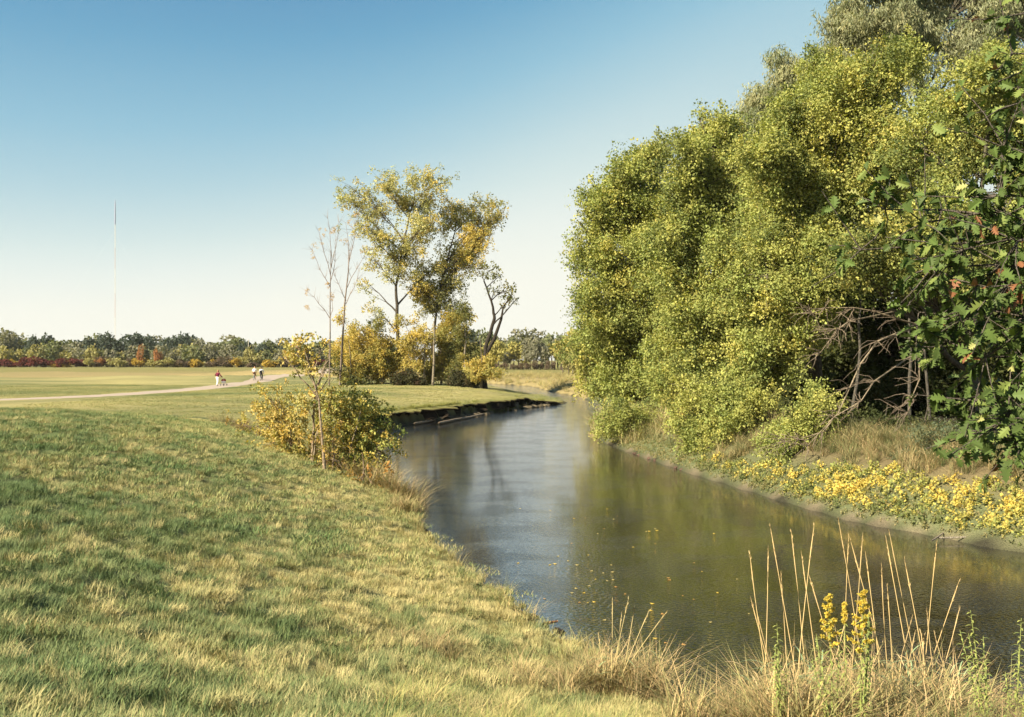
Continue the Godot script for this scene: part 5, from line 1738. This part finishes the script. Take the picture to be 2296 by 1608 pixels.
func make_small_things() -> void:
	var stones := []
	for k in 3:
		stones.append(stone_mesh(0.6, k + 3))
	var put := func(called: String, label: String, p: Vector3, size: float, col: Color, grp := "") -> void:
		var m: StandardMaterial3D = M.bark.duplicate()
		m.albedo_color = col.linear_to_srgb()
		var o := part(called, stones[rng.randi() % 3], m, self)
		o.position = p
		o.scale = Vector3.ONE * size
		o.rotation.y = rng.randf() * TAU
		tag(o, label, "stone", grp)
	put.call("stone", "pale stone lying at the water's edge of the lawn", at(1126, 1326, 18.0) + Vector3(0, 0.02, 0), 0.12, Color(0.75, 0.62, 0.55))
	put.call("stone", "dark clod lying just below the pale stone", at(1112, 1342, 17.4), 0.1, Color(0.09, 0.07, 0.05))
	for k in 9:
		var t := rng.randf()
		var p := Vector2(-0.1, 17.8).lerp(Vector2(0.9, 14.9), t)
		put.call("stone", "small dark wet stone along the lawn's water edge", Vector3(p.x + rng.randf_range(0, 0.12), WATER + 0.01, -p.y), rng.randf_range(0.035, 0.09), Color(0.12, 0.09, 0.06) * rng.randf_range(0.7, 1.6), "wet stones along the lawn's water edge")
	for k in 18:
		var t := rng.randf()
		var p := Vector2(0.95, 14.8).lerp(Vector2(1.75, 13.5), t)
		put.call("stone", "little reddish-brown pebble on the muddy near shore", Vector3(p.x + rng.randf_range(-0.1, 0.15), WATER + 0.02, -p.y), rng.randf_range(0.02, 0.05), Color(0.4, 0.25, 0.18) * rng.randf_range(0.6, 1.3), "pebbles on the muddy near shore")
	for k in 40:
		var t := rng.randf()
		var p := Vector2(-8.6, 61.3).lerp(Vector2(-4.6, 70), t) if rng.randf() < 0.35 else Vector2(-4.6, 70).lerp(Vector2(4.2, 92.8), t)
		put.call("clod", "tan clod of earth at the foot of the undercut bank of the spit", Vector3(p.x + rng.randf_range(-0.25, 0.1), WATER + 0.02, -p.y), rng.randf_range(0.12, 0.34), Color(0.34, 0.27, 0.17) * rng.randf_range(0.6, 1.3), "clods at the foot of the undercut bank")
	for k in 30:
		var t := rng.randf()
		var p := Vector2(5.2, 47).lerp(Vector2(6.8, 36.6), t) if rng.randf() < 0.5 else Vector2(6.8, 36.6).lerp(Vector2(11.2, 22.1), t)
		put.call("stone", "small reddish stone along the waterline of the right bank", Vector3(p.x + rng.randf_range(-0.05, 0.2), WATER + 0.02, -p.y), rng.randf_range(0.04, 0.11), Color(0.42, 0.27, 0.2) * rng.randf_range(0.6, 1.2), "stones along the right bank's waterline")
	# driftwood
	for s in [["chip of orange-brown driftwood on the near shore", [[1222, 1398], [1250, 1393]], 15.3, 0.03, Color(0.5, 0.24, 0.12)],
			["pale grey stick lying along the right bank mud", [[2105, 1206], [2180, 1204], [2260, 1212], [2330, 1232]], 23.6, 0.022, Color(0.5, 0.43, 0.33)],
			["short pale forked stick at the right bank's water edge", [[2090, 1212], [2120, 1192], [2150, 1180]], 24.2, 0.018, Color(0.5, 0.4, 0.32)],
			["long pale driftwood log along the foot of the undercut bank", [[985, 949], [1020, 941], [1050, 936], [1085, 928]], 70.5, 0.1, Color(0.55, 0.42, 0.3)],
			["short pale driftwood log left of the long one", [[930, 950], [955, 946], [975, 941]], 67.0, 0.09, Color(0.45, 0.35, 0.25)]]:
		var mb := MB.new()
		var o := at(s[1][0][0], s[1][0][1], s[2])
		o.y = maxf(o.y, WATER + 0.02)
		var pts := []
		for q in s[1].size():
			var w := at(s[1][q][0], s[1][q][1], s[2]) - o
			# keep it on the ground while its ends drift in distance
			var dd: float = (EYE - (WATER + 0.1)) * FOCAL / (s[1][q][1] * 0.446 - 358.5)
			w = at(s[1][q][0], s[1][q][1], dd) - o
			pts.append(w)
		tube(mb, pts, taper(pts.size(), s[3], s[3] * 0.6), 8, s[4])
		var l := part("driftwood", mb.mesh(), M.bark, self)
		l.position = o
		tag(l, s[0], "driftwood")
	for s in [[0.35, 85.3, 0.55, "pale stump sticking out of the undercut bank near its right end"], [1.1, 87.0, 0.45, "pale root stub right of the stump on the undercut bank"], [-0.45, 83.4, 0.4, "pale root stub left of the stump on the undercut bank"]]:
		var mb := MB.new()
		tube(mb, [Vector3(0, -0.3, 0), Vector3(0.05, s[2] * 0.6, 0.03), Vector3(0.1, s[2], 0.1)], [0.2, 0.15, 0.11], 8, Color(0.5, 0.42, 0.32))
		var o := part("stump", mb.mesh(), M.bark, self)
		o.position = Vector3(s[0], WATER, -s[1])
		tag(o, s[3], "stump")
	# fallen leaves afloat
	var fl := MB.new()
	leaf(fl, Vector3(-0.035, 0, 0), Vector3(0.07, 0, 0), Vector3(0, 0, 0.026), Color.WHITE, 0.3)
	var afloat := fl.mesh()
	var skins := []
	for c in [Color(0.6, 0.42, 0.08), Color(0.5, 0.4, 0.16), Color(0.45, 0.25, 0.08)]:
		var m: StandardMaterial3D = M.leaf.duplicate()
		m.albedo_color = c.linear_to_srgb()
		skins.append(m)
	for k in 70:
		var px := 1380 + rng.randfn() * 130.0
		var py := rng.randf_range(1120, 1480)
		var dd := (EYE - WATER) * FOCAL / (py * 0.446 - 358.5)
		var x := (px * 0.446 - 512.0) / FOCAL * dd
		if river_distance(x, dd).x > -0.3:
			continue
		var o := part("floating_leaf", afloat, skins[rng.randi() % 3], self)
		o.position = Vector3(x, WATER + 0.012, -dd)
		o.rotation.y = rng.randf() * TAU
		o.scale = Vector3.ONE * rng.randf_range(0.8, 1.5)
		tag(o, "single fallen yellow leaf floating on the river", "leaf", "fallen leaves afloat on the river")
